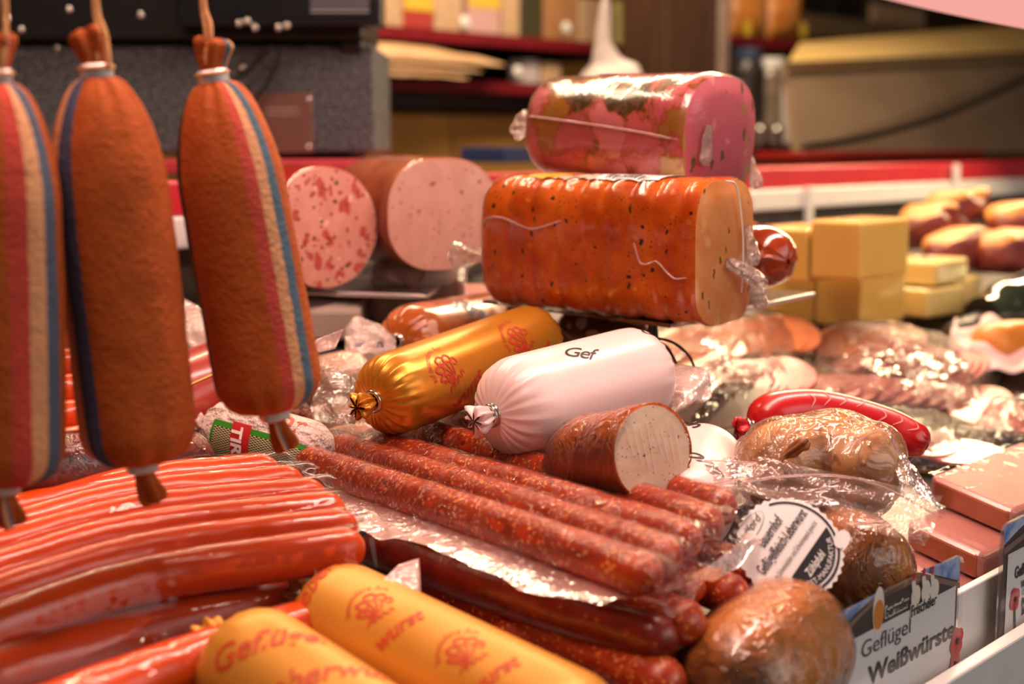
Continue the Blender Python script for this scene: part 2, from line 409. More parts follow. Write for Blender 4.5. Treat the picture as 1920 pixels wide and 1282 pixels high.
# ================================================================== HANGING SAUSAGES
def striped(name, ramps):
    t = NT(name); uvn = t.node('ShaderNodeUVMap').outputs[0]; u = t.node('ShaderNodeSeparateXYZ', {0: uvn}).outputs[0]
    u = t.math('ADD', u, t.math('MULTIPLY', t.math('SUBTRACT', t.noise(90, 2), .5), .008))
    base = t.ramp(t.noise(45, 5), [(.3, 'a24812'), (.7, 'be581c')])
    f = t.noise(400, 3, mscale=(1, 1, .25))
    base = t.mix(t.math('MULTIPLY', f, .5), base, 'a8501e')
    colr = base
    for c, a0, a1 in ramps:
        lo, hi = sorted(((180-a0)/360, (180-a1)/360))
        m = t.math('MULTIPLY', t.math('GREATER_THAN', u, lo), t.math('LESS_THAN', u, hi)); colr = t.mix(m, colr, c)
    colr = t.mix(t.math('MULTIPLY', t.noise(220, 4), .28), colr, '8a4a22')
    h = t.math('ADD', t.math('MULTIPLY', t.noise(70, 4, .6), 1.), t.math('MULTIPLY', t.voro(420), .35))
    t.princ(colr, .78, t.bump(h, .55, .0022), **{'Specular IOR Level': .25}); return t.m
def hang(top, bot, Y, R, stripes, strings, lab, seed, kn=V((0, 0, 0)), hide_knot=False):
    A, B = at(*top, Y), at(*bot, Y+.012)
    ax = (B-A).normalized(); mat = striped('striped_casing', stripes)
    t = thing('hanging_sausage', lab, 'sausage', B, 'striped sausages hanging on strings')
    tb = Tube([A, A.lerp(B, .5), B], lambda q, s: ends(q, (B-A).length, R, .0055, R*1.95, R*.62, 1.85 if q < .5 else 2.1)*(1-.05*math.cos(PI*min(1, q*1.0)) if q < .5 else 1.0), tt=tt_ends(46, 12, .25), seg=72,
              ref=(0, -1, 0), ripple=lambda q, a, tb: pl(q, a, tb)+.0007*NZ((math.cos(a)*2, math.sin(a)*2, q*5+seed)))
    pl = pleats(.0011, .016, 9, seed)
    tb.build('casing', mat, t)
    band('metal_clip', A-ax*.002, ax, .0066, .0070, .0012, M['alu'], t, e=V((.3, -1, 0)))
    kt = frill('knotted_tail', A-ax*.004, -ax, .005, .0075, .017, mat, t, seed, 5, kn*.6)
    band('metal_clip', B+ax*.001, ax, .0068, .007, .0012, M['alu'], t, e=V((.5, -1, 0)))
    frill('tail', B+ax*.004, ax, .0035, .0052, .017, mat, t, seed+3, 4, V((.004, 0, 0)))
    for (x0, y0, x1, y1) in strings:
        e = at(x0, y0, Y-.002); d = at(x1, y1, Y-.006); top_ = V((q.x, q.y, HR))+hd*((e-q).dot(hd)); top_.z = HR
        pipe('string', [top_, e, e.lerp(d, .5)+V((.001, 0, 0)), d], .0013, M['string'], t, seg=8)
    ring('string_loop', A-ax*.0035-V((0, .0005, 0)), ax, .0078, .0009, M['string'], t)
    return t
hang((-10, 152), (6, 905), .625, .0282, [('c8443a', 28, 46), ('dba274', 46, 64), ('3f6076', 64, 80)], [(6, -10, 8, 122), (9, -10, 2, 128)],
     'striped hanging sausage at the left picture edge, cut off by the frame', 3)
hang((182, 142), (266, 866), .66, .0274, [('c8443a', -84, -62), ('dba274', -62, -42), ('2f4a68', -42, -22)], [(176, -10, 184, 118), (180, -10, 206, 132)],
     'middle of the three hanging sausages, its blue stripe on the left', 11, V((-.006, 0, 0)))
hang((401, 152), (513, 770), .705, .0268, [('c4483f', 25, 39), ('dba274', 39, 53), ('3f6c80', 53, 67), ('241008', -90, -58)], [(378, -10, 386, 120), (382, -10, 396, 84)],  # last, near-black band is the shaded left side put into the colour
     'hanging sausage nearest the steel scale plate, tricolour stripe on its right', 23, V((.007, 0, 0)))

# ================================================================== WHITE AND GOLD SAUSAGES
def casing_mat(name, c1, c2, rough, metal=0, sss=0, bump=.05, coat=.0, crough=.2, spec=.5): return mk(name, c1, c2, nscale=18, rough=rough, metal=metal, sss=sss, bump=bump, bscale=160, coat=coat, crough=crough, spec=spec)
def closed(t, A, B, R, mat, seed=0, n=20, pl=.0009, reach=.012, a0=1.0, a1=.8, mid=None, neck=.005, p=2.2, name='casing', sag=0, both=True):
    A, B = V(A), V(B); pts = [A, mid or A.lerp(B, .5)-Z*sag, B]
    L = catmull(pts, 30)[1]
    tb = Tube(pts, lambda q, s: ends(q, L, R, neck, R*a0, R*a1, p), tt=tt_ends(46, 12, min(.35, R*max(a0, a1)/L)), seg=96, ripple=pleats(pl, reach, n, seed, both))
    tb.build(name, mat, t); return tb
def wire_clip(t, P, ax, R, mat=None):
    for k in (-.0013, .0013): ring('wire_clip', P+ax*k, ax, R, .0011, mat or M['chrome'], t)
def surf(tb, s0, a0, R, flip=1, rot=0, off=.0004):
    """map flat print (x along, y around) onto a tube"""
    c, s = math.cos(rot), math.sin(rot)
    def f(x, y):
        X, Y = x*c-y*s, x*s+y*c
        return tb.pt(s0+flip*X/tb.L, a0-flip*Y/R, off)
    return f
white = casing_mat('white_casing', 'eed4d0', 'eacecb', .34, sss=.08, bump=.03, coat=.25, crough=.25)
A, B = at(924, 778, .885), at(1226, 694, .985); ax = (B-A).normalized()
t = thing('white_sausage', 'white closed liver sausage with black script, lying beside the gold one', 'sausage', (A+B)/2-Z*.035)
tb = closed(t, A, B, .0338, white, 5, 22, .0011, .011, .85, .75, neck=.0045, p=2.3)
wire_clip(t, A-ax*.0015, ax, .0068); frill('tail', A-ax*.003, -ax, .005, .0085, .013, white, t, 5, 8, V((0, 0, -.001)))
wire_clip(t, B+ax*.0015, ax, .0058); frill('tail', B+ax*.002, ax, .004, .007, .010, white, t, 6, 7)
for s0, a0, sz, s in ((.33, .42, .017, 'Gef'), (.84, .30, .017, 'Gef')):
    text_on('lettering', s, surf(tb, s0, a0, .0352, 1, -.5), M['ink_black'], t, sz, shear=.5, spacing=.85)
gold = casing_mat('gold_casing', 'd8922c', 'd08626', .30, metal=.55, bump=.04, spec=.6)
A, B = at(700, 752, .925), at(1018, 632, 1.085); ax = (B-A).normalized()
t = thing('gold_sausage', 'shiny gold sausage with metal clip behind the white sausage', 'sausage', (A+B)/2-Z*.031)
tb = closed(t, A, B, .0282, gold, 9, 21, .0011, .011, .85, .75, neck=.0042, p=2.3)
ring('wire_clip', A-ax*.001, ax, .0066, .0014, M['chrome'], t); ring('wire_clip', A+ax*.0015, ax, .0068, .001, M['chrome'], t)
frill('tail', A-ax*.003, -ax, .0045, .0075, .014, gold, t, 8, 8)
frill('tail', B+ax*.001, ax, .004, .007, .010, gold, t, 4, 7)
def emblem(parent, fn, R, mat, txt='auf besondere Art', word='wurst'):
    parts = []
    v, f = text2d(txt, R*.42, shear=.1); w = max(a for a, b in v)
    parts.append(([((R+b)*math.cos(2.9-a/w*2.3), (R+b)*math.sin(2.9-a/w*2.3)) for a, b in v], f))
    r = R*.8
    for k, (x0, y0, cx, cy, rr, d) in enumerate(((0, -.5, -.45, .35, .35, 1), (0, -.5, .1, .6, .35, 1), (.05, -.5, .55, .3, .33, -1), (-.1, -.6, -.7, -.1, .3, 1), (.1, -.6, .75, -.15, .28, -1), (0, -.8, -.3, -.6, .3, 1))):
        pts = [(x0*r, y0*r)]+[((cx+rr*(1-j*.07)*math.cos(d*(2.6-j*.75)))*r, (cy+rr*(1-j*.07)*math.sin(d*(2.6-j*.75) if d > 0 else 2.6-j*.75))*r) for j in range(9)]
        parts.append(ribbon2d(pts, R*.11))
    for j in range(4):
        parts.append(ribbon2d([(-.9*r+j*.45*r, -1.0*r), (-.6*r+j*.4*r, -.75*r), (-.3*r+j*.35*r, -1.05*r)], R*.09))
    v, f = text2d(word, R*.95, shear=.25, bold=.0003); parts.append(([(a-R*.9, b-R*2.0) for a, b in v], f))
    return draw('printed_emblem', parts, fn, mat, parent)
emblem(t, surf(tb, .25, 1.12, .0282, 1, .6), .0155, M['ink_red']); emblem(t, surf(tb, .68, 1.05, .0282, 1, .6), .0155, M['ink_red'])
# two gold sausages at the front
goldm = casing_mat('matt_gold_casing', 'dc9a3a', 'd49030', .42, metal=.25, bump=.03)
def front_gold(A, B, R, lab, seed, prints):
    ax = (B-A).normalized(); t = thing('gold_sausage', lab, 'sausage', (A+B)/2-Z*R)
    tb = closed(t, A, B, R, goldm, seed, 20, .0008, .008, .8, .8, neck=.005, p=2.3)
    wire_clip(t, A-ax*.001, ax, .0062); frill('tail', A-ax*.003, -ax, .0055, .0085, .016, goldm, t, seed, 8)
    wire_clip(t, B+ax*.001, ax, .0062); frill('tail', B+ax*.002, ax, .0055, .008, .012, goldm, t, seed+1, 8)
    for kind, s0, a0, rot, sz, s in prints:
        if kind == 'e': emblem(t, surf(tb, s0, a0, R, 1, rot), sz, M['ink_red2'], 'besondere Art', s)
        else: text_on('lettering', s, surf(tb, s0, a0, R, 1, rot), M['ink_red2'], t, sz, shear=.35, bold=.0003)
    return t
M['ink_red2'] = plain('orange_red_ink', 'cc4a20', .5)
front_gold(at(592, 1136, .735), at(1130, 1410, .61), .0300, 'gold printed sausage at the front, further from the picture edge', 31,
           [('e', .30, .55, 1.2, .0125, 'wurst'), ('e', .62, .55, 1.2, .0125, 'wurst'), ('t', .12, 1.35, 1.75, .016, 'Leberwurst')])
front_gold(at(425, 1218, .665), at(860, 1520, .57), .0300, 'gold printed sausage in the front corner, cut by the bottom edge', 37,
           [('t', .17, 1.3, 1.0, .017, 'Geflügel'), ('t', .38, 1.4, 1.0, .017, 'Leberwurst'), ('e', .66, .7, 1.2, .012, 'wurst')])

# ================================================================== CUT LIVER SAUSAGE
M['smokeskin'] = mk('smoked_skin', 'a84a16', 'c8702a', nscale=30, rough=.32, bump=.25, bscale=90, coat=.6)
M['liverface'] = mk('liver_paste', 'e2c6ac', 'dab89c', nscale=60, layers=((190, .20, .05, '2e2a24', None, .72), (420, .22, .08, '4a3a2c', None, .6), (120, .2, .1, 'd8bca4', None, .5)), rough=.5, bump=.2, bscale=150)
A, Bf = at(1052, 868, .875), at(1232, 848, .800)
t = thing('liver_sausage', 'cut liver sausage with speckled grey face wrapped in cling film', 'sausage', (A+Bf)/2-Z*.027)
ax = (Bf-A).normalized(); L = (Bf-A).length
n_face = V((.55, -.83, .16)).normalized()
tb = Tube([A, A.lerp(Bf, .5), Bf], lambda q, s: ends(q, L, .0272, .006, .035, 0, 1.8)*(1+.02*math.sin(q*9)), tt=40, seg=56, ripple=pleats(.0009, .014, 8, 4, both=False))
nl = len(tb.t)-1
rg = [p+ax*0 for p in tb.ring(nl)]
for i in (nl,):
    pass
# slant the cut end: slide the last rings along the axis to a plane
Pc = V(tb.P[nl])-ax*.004
o = tb.build('skin', M['smokeskin'], t)
Lo = rootloc(t)
for v in o.data.vertices:
    p = v.co+Lo; d = (p-Pc).dot(n_face)
    if d > 0: v.co = p-ax*(d/ax.dot(n_face))-Lo
rg = [p-ax*((p-Pc).dot(n_face)/ax.dot(n_face)) for p in rg]
cap('cut_face', rg, M['liverface'], t, .0012, n_face)
def shell(tb, name, mat, parent, grow, amp, freq, seed=0, clampn=None):
    sh = Tube.__new__(Tube); sh.__dict__.update(tb.__dict__); g = tb.ripple
    sh.r = tb.r+grow; sh.ripple = lambda q, a, T: (g(q, a, T) if g else 0)+amp*abs(NZ((math.cos(a)*1.3+seed, math.sin(a)*1.3, q*tb.L*freq+a*.7)))
    return sh.build(name, mat, parent)
o = shell(tb, 'cling_film', M['cling'], t, .0007, .0016, 70, 2)
for v in o.data.vertices:
    p = v.co+Lo; d = (p-Pc-n_face*.0016).dot(n_face)
    if d > 0: v.co = p-ax*(d/ax.dot(n_face))-Lo
fu = (Z-n_face*Z.dot(n_face)).normalized(); fh = fu.cross(n_face)
for k in range(8):   # stretched film folds on the face
    x = -.019+.005*k; c0 = Pc+fh*x+fu*(.019-.0006*k*(k % 3)); c1 = Pc+fh*(x+.004)-fu*(.002+.0045*(k % 4))
    pipe('film_fold', [c0+n_face*.0016, c0.lerp(c1, .5)+n_face*.0019, c1+n_face*.0016], .00022, M['fold'], t, seg=5, n=8)

# ================================================================== LOAF, ASPIC, BIG CUT SAUSAGES
def sup(e, sx=1., sy=1.):
    def f(a):
        c, s = math.cos(a), math.sin(a)
        return (sy*math.copysign(abs(c)**(2/e), c), sx*math.copysign(abs(s)**(2/e), s))
    return f
M['loafskin'] = mk('spiced_loaf_skin', 'c24a0e', 'e4741e', nscale=38, layers=((130, .26, .05, '33260c', None, .74), (330, .25, .1, '6a3410', None, .6), (90, .3, .2, 'e0802c', None, .6)), rough=.30, bump=.22, bscale=110, coat=.7, crough=.1)
M['loafface'] = mk('loaf_cut_face', 'e6a262', 'dc8a48', nscale=45, layers=((170, .26, .06, '6a4a20', (1, 1, .4), .6), (60, .35, .2, 'f0c088', (1, 1, .4), .5)), rough=.4, bump=.1, coat=.35)
A, B = on_z(899, 574, PZ), on_z(1306, 616, PZ); A = A+Z*.052; B = B+Z*.052
side = V((-(B-A).y, (B-A).x, 0)).normalized(); sh = side*.034
t = thing('meat_loaf', 'orange spice-crusted meat loaf in film on the riser shelf', 'meat loaf', (A+B)/2+sh-Z*.052)
ax = (B-A).normalized()
tb = Tube([A+sh, (A+B)/2+sh, B+sh], lambda q, s: .0525*(1 if q > .10 else .80+.20*math.sqrt(max(0, 1-(1-q/.10)**2)))*(1-.0*q)*(1 if q < .985 else 1-(q-.985)*1.2), tt=np.linspace(0, 1, 90), seg=72, xs=sup(3.6, .72, 1.0),
          ripple=lambda q, a, T: -.0016*abs(math.sin(q*PI*9.0+.4*math.sin(a*2)))**8*(1 if q > .06 else 0)+.0010*NZ((math.cos(a)*3, math.sin(a)*3, q*9)))
tb.build('crust', M['loafskin'], t)
rgL = tb.ring(0); rgR = tb.ring(len(tb.t)-1)
cap('crust_end', rgL, M['loafskin'], t, .004, -ax); cap('cut_face', rgR, M['loafface'], t, .003, ax)
shell(tb, 'film_wrap', M['tightfilm'], t, .0008, .0014, 30, 1)
cap('film_wrap', [p+ax*.003 for p in rgR], M['tightfilm'], t, .004, ax)
# film seam and gathered film
c0 = at(1378, 470, (B+sh).y-.01)
def crumple(name, P, d, r, L, mat, parent, seed, flat=1.0):
    rs = random.Random(seed); o1, o2 = rs.random()*9, rs.random()*9; d = V(d).normalized()
    tbx = Tube([P, P+d*L*.5, P+d*L], lambda q, s: r*(.45+.9*q)*(1 if q < .85 else 1-(q-.85)*4), tt=20, seg=36, ref=tuple(d.orthogonal()), xs=sup(2, flat, 1.),
               ripple=lambda q, a, T: r*.55*NZ((math.cos(a)*1.6+o1, math.sin(a)*1.6+o2, q*3.0)))
    return tbx.build(name, mat, parent)
M['crumple'] = film('crumpled_film', haze=.22, hazec='f2d0bc', rough=.10, bscale=110, bstr=.9, add=.06)
lp = at(900, 470, (A+sh).y-.004)
crumple('film_tail', lp+V((.004, 0, -.004)), (-1, -.15, .02), .009, .030, M['crumple'], t, 3)
fc = B+sh+ax*.006
crumple('film_tail', fc-side*.004-Z*.006, ax*.25+side*.8-Z*.45, .008, .040, M['crumple'], t, 8, .5)
crumple('film_tail', fc+side*.026-Z*.016, ax*.3+side*.1-Z, .006, .028, M['crumple'], t, 12, .6)
crumple('film_tail', fc+side*.020+Z*.018, ax*.1+side*.2-Z, .006, .030, M['crumple'], t, 15, .5)
def seam(px, Y0, Y1, parent, r=.0011):
    n = len(px); P = [at(x, y, Y0+(Y1-Y0)*i/(n-1)) for i, (x, y) in enumerate(px)]; return pipe('film_seam', P, r, M['flap'], parent, seg=6)
pipe('film_seam', [fc-side*.010+Z*.051, fc+side*.004+Z*.047, fc+side*.012+Z*.022, fc+side*.015-Z*.004, fc+side*.014-Z*.03], .0007, M['fold'], t, seg=6)
pipe('film_seam', [tb.pt(.75+.022*k, 1.55+.16*(k/10)+.03*math.sin(k), .0014) for k in range(11)], .0007, M['flap'], t, seg=6)
pipe('film_seam', [tb.pt(.02+.05*k, 1.45-.05*math.sin(k*.9), .0014) for k in range(9)], .0007, M['flap'], t, seg=6)
# label on top of the loaf
def toplab(name, x0, x1, y0, y1, mat):
    return grid(name, lambda u, v: tb.pt(x0+(x1-x0)*u, y0+(y1-y0)*v, .0014), 10, 6, mat, t)
toplab('yellow_label', .20, .345, -.40, .42, plain('label_yellow', 'e2a01e', .5)); toplab('dark_label', .345, .52, -.40, .40, mk('label_picture', '8a2a1a', 'd8b49c', nscale=90, rough=.5, lo=.45, hi=.55))
lb = toplab('white_label', .52, .80, -.42, .44, M['paper'])
for k in range(12):
    grid('label_print', lambda u, v: tb.pt(.56+.014*k+u*.006, .12+.26*v, .0018), 1, 3, M['ink_black'], lb)
# aspic roll
def aspic_mat():
    t = NT('aspic_meat'); v = t.tc.outputs['Object']
    wv = t.node('ShaderNodeTexNoise', {'Vector': v, 'Scale': 30, 'Detail': 5, 'Roughness': .65}).outputs['Color']
    vec = t.node('ShaderNodeVectorMath', {0: v, 1: t.node('ShaderNodeVectorMath', {0: wv, 3: .055}, operation='SCALE').outputs[0]}, operation='ADD').outputs[0]
    vn = t.node('ShaderNodeTexVoronoi', {'Vector': vec, 'Scale': 31}); s = t.node('ShaderNodeSeparateColor', {0: vn.outputs['Color']}).outputs[0]
    chunks = t.ramp(s, [(0, 'd0646a'), (.26, 'dc8084'), (.42, 'c05e62'), (.54, '7a5214'), (.66, 'a87428'), (.78, '4e3c12'), (.90, 'c49a48')], 'CONSTANT')
    chunks = t.mix(t.math('MULTIPLY', t.ramp(t.noise(90, 5, .7, 1.5), [(.45, (0, 0, 0, 1)), (.68, (1, 1, 1, 1))]), .3), chunks, 'e0968a')
    edge = t.ramp(t.node('ShaderNodeTexVoronoi', {'Vector': vec, 'Scale': 31}, feature='DISTANCE_TO_EDGE').outputs[0], [(.0, (1, 1, 1, 1)), (.09, (0, 0, 0, 1))])
    c = t.mix(t.math('MULTIPLY', edge, .75), chunks, 'a8501e')
    t.princ(c, .28, t.bump(t.noise(140, 3), .12), **{'Coat Weight': .8, 'Coat Roughness': .06}); return t.m
M['aspic'] = aspic_mat()
M['aspicface'] = mk('aspic_cut_face', 'd4707c', 'c85e6c', nscale=30, layers=((70, .40, .06, 'a88a4a', (1, 1, .45), .6), (110, .30, .05, '6a5a2a', (1, 1, .5), .66), (60, .3, .1, 'e08c90', None, .5)), rough=.35, bump=.15, coat=.5, nms=(1, 1, .5))
A, B = at(1022, 236, 1.215), at(1350, 260, 1.095); ax = (B-A).normalized()
t = thing('aspic_roll', 'cut roll of pink meat and gherkins in aspic lying on the loaf', 'aspic sausage', (A+B)/2-Z*.047)
L = (B-A).length
tb = Tube([A, A.lerp(B, .5), B], lambda q, s: (.0395+.0105*q)*((max(.0, 1-(1-min(1, q/.17))**2.6))**(1/2.6)*.86+.14)*(1 if q < .96 else 1-(q-.96)*1.4), tt=tt_ends(50, 12, .18), seg=64, xs=sup(2.5, 1.0, 1.0),
          ripple=lambda q, a, T: .0010*NZ((math.cos(a)*2, math.sin(a)*2, q*5)))
tb.build('filling', M['aspic'], t)
rgR = tb.ring(len(tb.t)-1); cap('cut_face', rgR, M['aspicface'], t, .005, ax)
shell(tb, 'film_wrap', M['tightfilm'], t, .0008, .0012, 30, 7); cap('film_wrap', [p+ax*.004+(p-B)*.03 for p in rgR], M['tightfilm'], t, .006, ax)
crumple('film_tail', A+ax*.002, -ax+V((0, 0, -.02)), .012, .034, M['crumple'], t, 21, .7)
crumple('film_tail', at(1404, 290, 1.13), (.3, 0, -1), .006, .028, M['crumple'], t, 25, .5)
crumple('film_tail', at(1330, 235, 1.072), (-.1, 0, -1), .006, .030, M['crumple'], t, 29, .35)
pipe('film_seam', [tb.pt(.02+.96*k/12, 1.42+.16*(k/12), .0014) for k in range(13)], .0009, M['flap'], t, seg=6)
pl_ = [tb.pt(.36+.014*math.cos(b)*5, -.16+.26*math.sin(b), .0016) for b in [2*PI*k/32 for k in range(32)]]
mo('printed_label', pl_, [list(range(32))], plain('label_pink', 'ecd2d0', .5), t, smooth=False)
mo('printed_label', [tb.pt(.36+.05*math.cos(b)*(1 if k % 2 else .8), -.13+.12*math.sin(b), .0019) for k, b in [(k, PI+PI*k/9) for k in range(10)]], [list(range(10))], plain('label_violet', '5a3a58', .5), t, smooth=False)
# round speckled sausage
M['redskin'] = mk('red_skin', 'b01c18', 'c42a20', nscale=30, rough=.25, coat=.8)
M['flecked'] = mk('flecked_face', 'd89886', 'cf8a7a', nscale=60, layers=((95, .40, .05, 'b85048', (1, 1, .7), .32), (150, .32, .05, 'a03830', None, .5), (120, .26, .05, '50481e', None, .74), (90, .28, .06, 'e6b2a2', None, .6)), rough=.38, bump=.12, coat=.45)
def cutroll(name, lab, cat, face, Y, R, body, Lb, skin, facem, xs=None, film_=None, seed=0, tail=None):
    c = at(*face, Y); d = V(body).normalized(); t = thing(name, lab, cat, c+d*Lb*.5-Z*R)
    tb = Tube([c, c+d*Lb*.5, c+d*Lb], lambda q, s: R*(1 if q > .03 else .97+q)*(1 if q < .75 else max(.06, 1-((q-.75)/.25)**2.4)), tt=46, seg=64, xs=xs, ripple=lambda q, a, T: .0009*NZ((math.cos(a)*2+seed, math.sin(a)*2, q*4)))
    tb.build('skin', skin, t); rg = tb.ring(0); cap('cut_face', rg, facem, t, .0025, -d)
    if film_:
        shell(tb, 'film_wrap', film_, t, .0007, .0012, 40, seed)
    return t, tb, c, d
cutroll('cut_sausage', 'round cut sausage in red skin, its face flecked red', 'sausage', (611, 427), 1.225, .0535, (-.62, .78, .0), .12, M['redskin'], M['flecked'], film_=M['tightfilm'], seed=2)
M['hamskin'] = mk('brown_skin', 'a4563a', 'b86a48', nscale=20, rough=.3, coat=.5, bump=.1)
M['hamface'] = mk('smooth_pink_face', 'd4a494', 'c8988a', nscale=40, nms=(1, 4, 1), layers=((80, .22, .05, '8a4a40', None, .6), (150, .26, .06, 'b07a6c', None, .5)), rough=.34, bump=.16, bscale=60, bms=(1, 5, 1), coat=.35)
t, tb, c, d = cutroll('ham_sausage', 'smooth pink ham sausage with wide cut face, right of the flecked one', 'sausage', (832, 403), 1.27, .0505, (-.50, .86, -.0), .15, M['hamskin'], M['hamface'], xs=sup(2.5, 1.12, 1.0), film_=M['tightfilm'], seed=5)
crumple('film_tail', at(705, 505, 1.30), (.8, -.2, -.12), .010, .045, M['filmhaze'], t, 31, .4)
# smoked sausage behind the loaf
M['smoky'] = mk('smoked_brown_casing', '8a2c10', 'a03c16', nscale=25, rough=.16, coat=.9, crough=.05)
A, B = at(1365, 468, 1.22), at(1478, 490, 1.16); ax = (B-A).normalized()
t = thing('smoked_sausage', 'glossy brown smoked sausage poking out behind the loaf', 'sausage', (A+B)/2-Z*.026)
tb = Tube([A-ax*.05, A, B], lambda q, s: ends(q, (B-A).length+.05, .0262, .002, .03, .030, 2.0), tt=tt_ends(30, 10, .3), seg=60, ripple=pleats(.0012, .009, 8, 3)); tb.build('casing', M['smoky'], t)
pipe('casing_fold', [tb.pt(.62+.04*k, 1.5+.12*math.sin(k*1.3), .0008) for k in range(10)], .0022, M['smoky'], t, seg=8)
M['yellowcard'] = plain('yellow_card', 'e8b23c', .5)
P = [at(1382, 392, 1.24), at(1440, 432, 1.24), at(1384, 436, 1.24)]
put(mo('paper_corner', P+[p+V((0, .002, 0)) for p in P], [(0, 1, 2), (5, 4, 3), (0, 3, 4, 1), (1, 4, 5, 2), (2, 5, 3, 0)], M['yellowcard'], smooth=False), 'yellow card corner showing between loaf and smoked sausage', 'card')
# ================================================================== PACKS
def seg_d(P, line):
    """distance of points P (n,2) to a 3d polyline, and its height there"""
    best = np.full(len(P), 9.); zz = np.zeros(len(P))
    for a, b in zip(line[:-1], line[1:]):
        ab = b[:2]-a[:2]; l2 = ab@ab; k = np.clip(((P-a[:2])@ab)/l2, 0, 1)
        q = a[:2]+k[:, None]*ab; d = np.linalg.norm(P-q, axis=1); z = a[2]+k*(b[2]-a[2]); m = d < best
        best[m] = d[m]; zz[m] = z[m]
    return best, zz
def drape(name, cor, lines, mat, parent, nu=90, nv=60, clear=.0007, it=5, wob=.003, wrk=.0006, seed=0, drop=None, edge=.0):
    """film laid over sausages: lines = [(world points, radius)]"""
    uu, vv = np.meshgrid(np.linspace(0, 1, nu+1), np.linspace(0, 1, nv+1)); c = [np.array(x) for x in cor]
    Q = c[0]*((1-uu)*(1-vv))[..., None]+c[1]*(uu*(1-vv))[..., None]+c[2]*(uu*vv)[..., None]+c[3]*((1-uu)*vv)[..., None]
    n0 = (c[1]-c[0]); n0 = n0/np.linalg.norm(n0); n1 = c[3]-c[0]; n1 = n1/np.linalg.norm(n1)
    for j in range(nv+1):
        for i in range(nu+1):
            e = wob*NZ((uu[j, i]*5+seed, vv[j, i]*5, 3.)); f = wob*NZ((uu[j, i]*6+seed, vv[j, i]*4, 9.)); Q[j, i] += n1*e+n0*f
    base = Q[..., 2].copy(); P = Q[..., :2].reshape(-1, 2); req = np.full(len(P), -9.)
    for pts, r in lines:
        ln, _, _ = catmull(pts, 14); d, z = seg_d(P, ln)
        h = np.where(d < r, z+np.sqrt(np.maximum(r*r-d*d, 0)), -9); req = np.maximum(req, h)
    req = req.reshape(base.shape); H = np.maximum(base, req+clear)
    for k in range(it):
        Hp = np.pad(H, 1, mode='edge'); B = (Hp[:-2, 1:-1]+Hp[2:, 1:-1]+Hp[1:-1, :-2]+Hp[1:-1, 2:])/4
        H = np.maximum(B, req+clear); H = np.maximum(H, base-.02)
    for j in range(nv+1):
        for i in range(nu+1):
            p = Q[j, i]; H[j, i] += wrk*(abs(NZ((p[0]*70+seed, p[1]*70, 1.)))+.6*abs(NZ((p[0]*170, p[1]*170+seed, 4.))))
            ed = min(uu[j, i]*nu, (1-uu[j, i])*nu, vv[j, i]*nv, (1-vv[j, i])*nv)
            if ed < 6: H[j, i] += edge*NZ((p[0]*55+seed, p[1]*55, 2.))*(6-ed)/6
    Q[..., 2] = H
    vs = [V(p) for p in Q.reshape(-1, 3)]; g = nu+1
    fs = [(j*g+i, j*g+i+1, (j+1)*g+i+1, (j+1)*g+i) for j in range(nv) for i in range(nu)]
    return mo(name, vs, fs, mat, parent)
def link(name, lab, pts, R, mat, seed=0, group=None, p=2.0, neck=.003, amp=.0005, fr=90, cat='sausage', tail=None):
    pts = [V(x) for x in pts]; L = catmull(pts, 30)[1]
    tb = Tube(pts, lambda q, s: ends(q, L, R, .0004, R*1.1, R*1.1, p), tt=tt_ends(50, 9, min(.2, R*1.1/L)), seg=30,
              ripple=lambda q, a, T: amp*NZ((math.cos(a)*1.6+seed, math.sin(a)*1.6, q*T.L*fr))*min(1, min(q, 1-q)*12))
    o = tb.build(name, mat); put(o, lab, cat, group); return o
# ---------------- orange frankfurters in vacuum film
M['frank'] = mk('frankfurter_skin', 'da4e0e', 'd0440c', nscale=14, rough=.30, bump=.05, coat=.25, sss=.05)
z1 = 1.083
HL = [[(-60, 992), (250, 912), (525, 884)], [(-60, 1018), (250, 938), (570, 905)], [(-60, 1050), (250, 967), (612, 930)], [(-60, 1092), (250, 1002), (648, 956)], [(-60, 1140), (270, 1040), (672, 988)], [(-60, 1196), (270, 1088), (684, 1024)]]
P1 = at(250, 912, .83); P2 = at(270, 1088, .705); P3 = on_z(525, 884, P1.z+.004); HN = (P2-P1).cross(P3-P1).normalized()
if HN.z < 0: HN = -HN
hpl = lambda x, y, off=0: on_plane(x, y, P1+HN*off, HN)
HW = [[hpl(x, y) for x, y in l] for l in HL]; HR_ = .0124
ords = ['farthest', 'second farthest', 'third farthest', 'third nearest', 'second nearest', 'nearest']
for k, l in enumerate(HW):
    link('frankfurter', ords[k]+' orange frankfurter in the large vacuum pack below the hanging sausages', l, HR_, M['frank'], k, 'frankfurters in the upper vacuum pack')
t = thing('vacuum_pack', 'clear vacuum film over six orange frankfurters', 'vacuum pack', on_z(250, 1000, 1.068))
zb = 1.078
cc = [hpl(-120, 1300, -.016), hpl(712, 1092, -.012), hpl(570, 868, -.004), hpl(-120, 985, -.004)]
drape('vacuum_film', cc, [(l, HR_) for l in HW], M['vac'], t, 110, 80, it=6, wob=.004, wrk=.0004, seed=3, edge=.003)
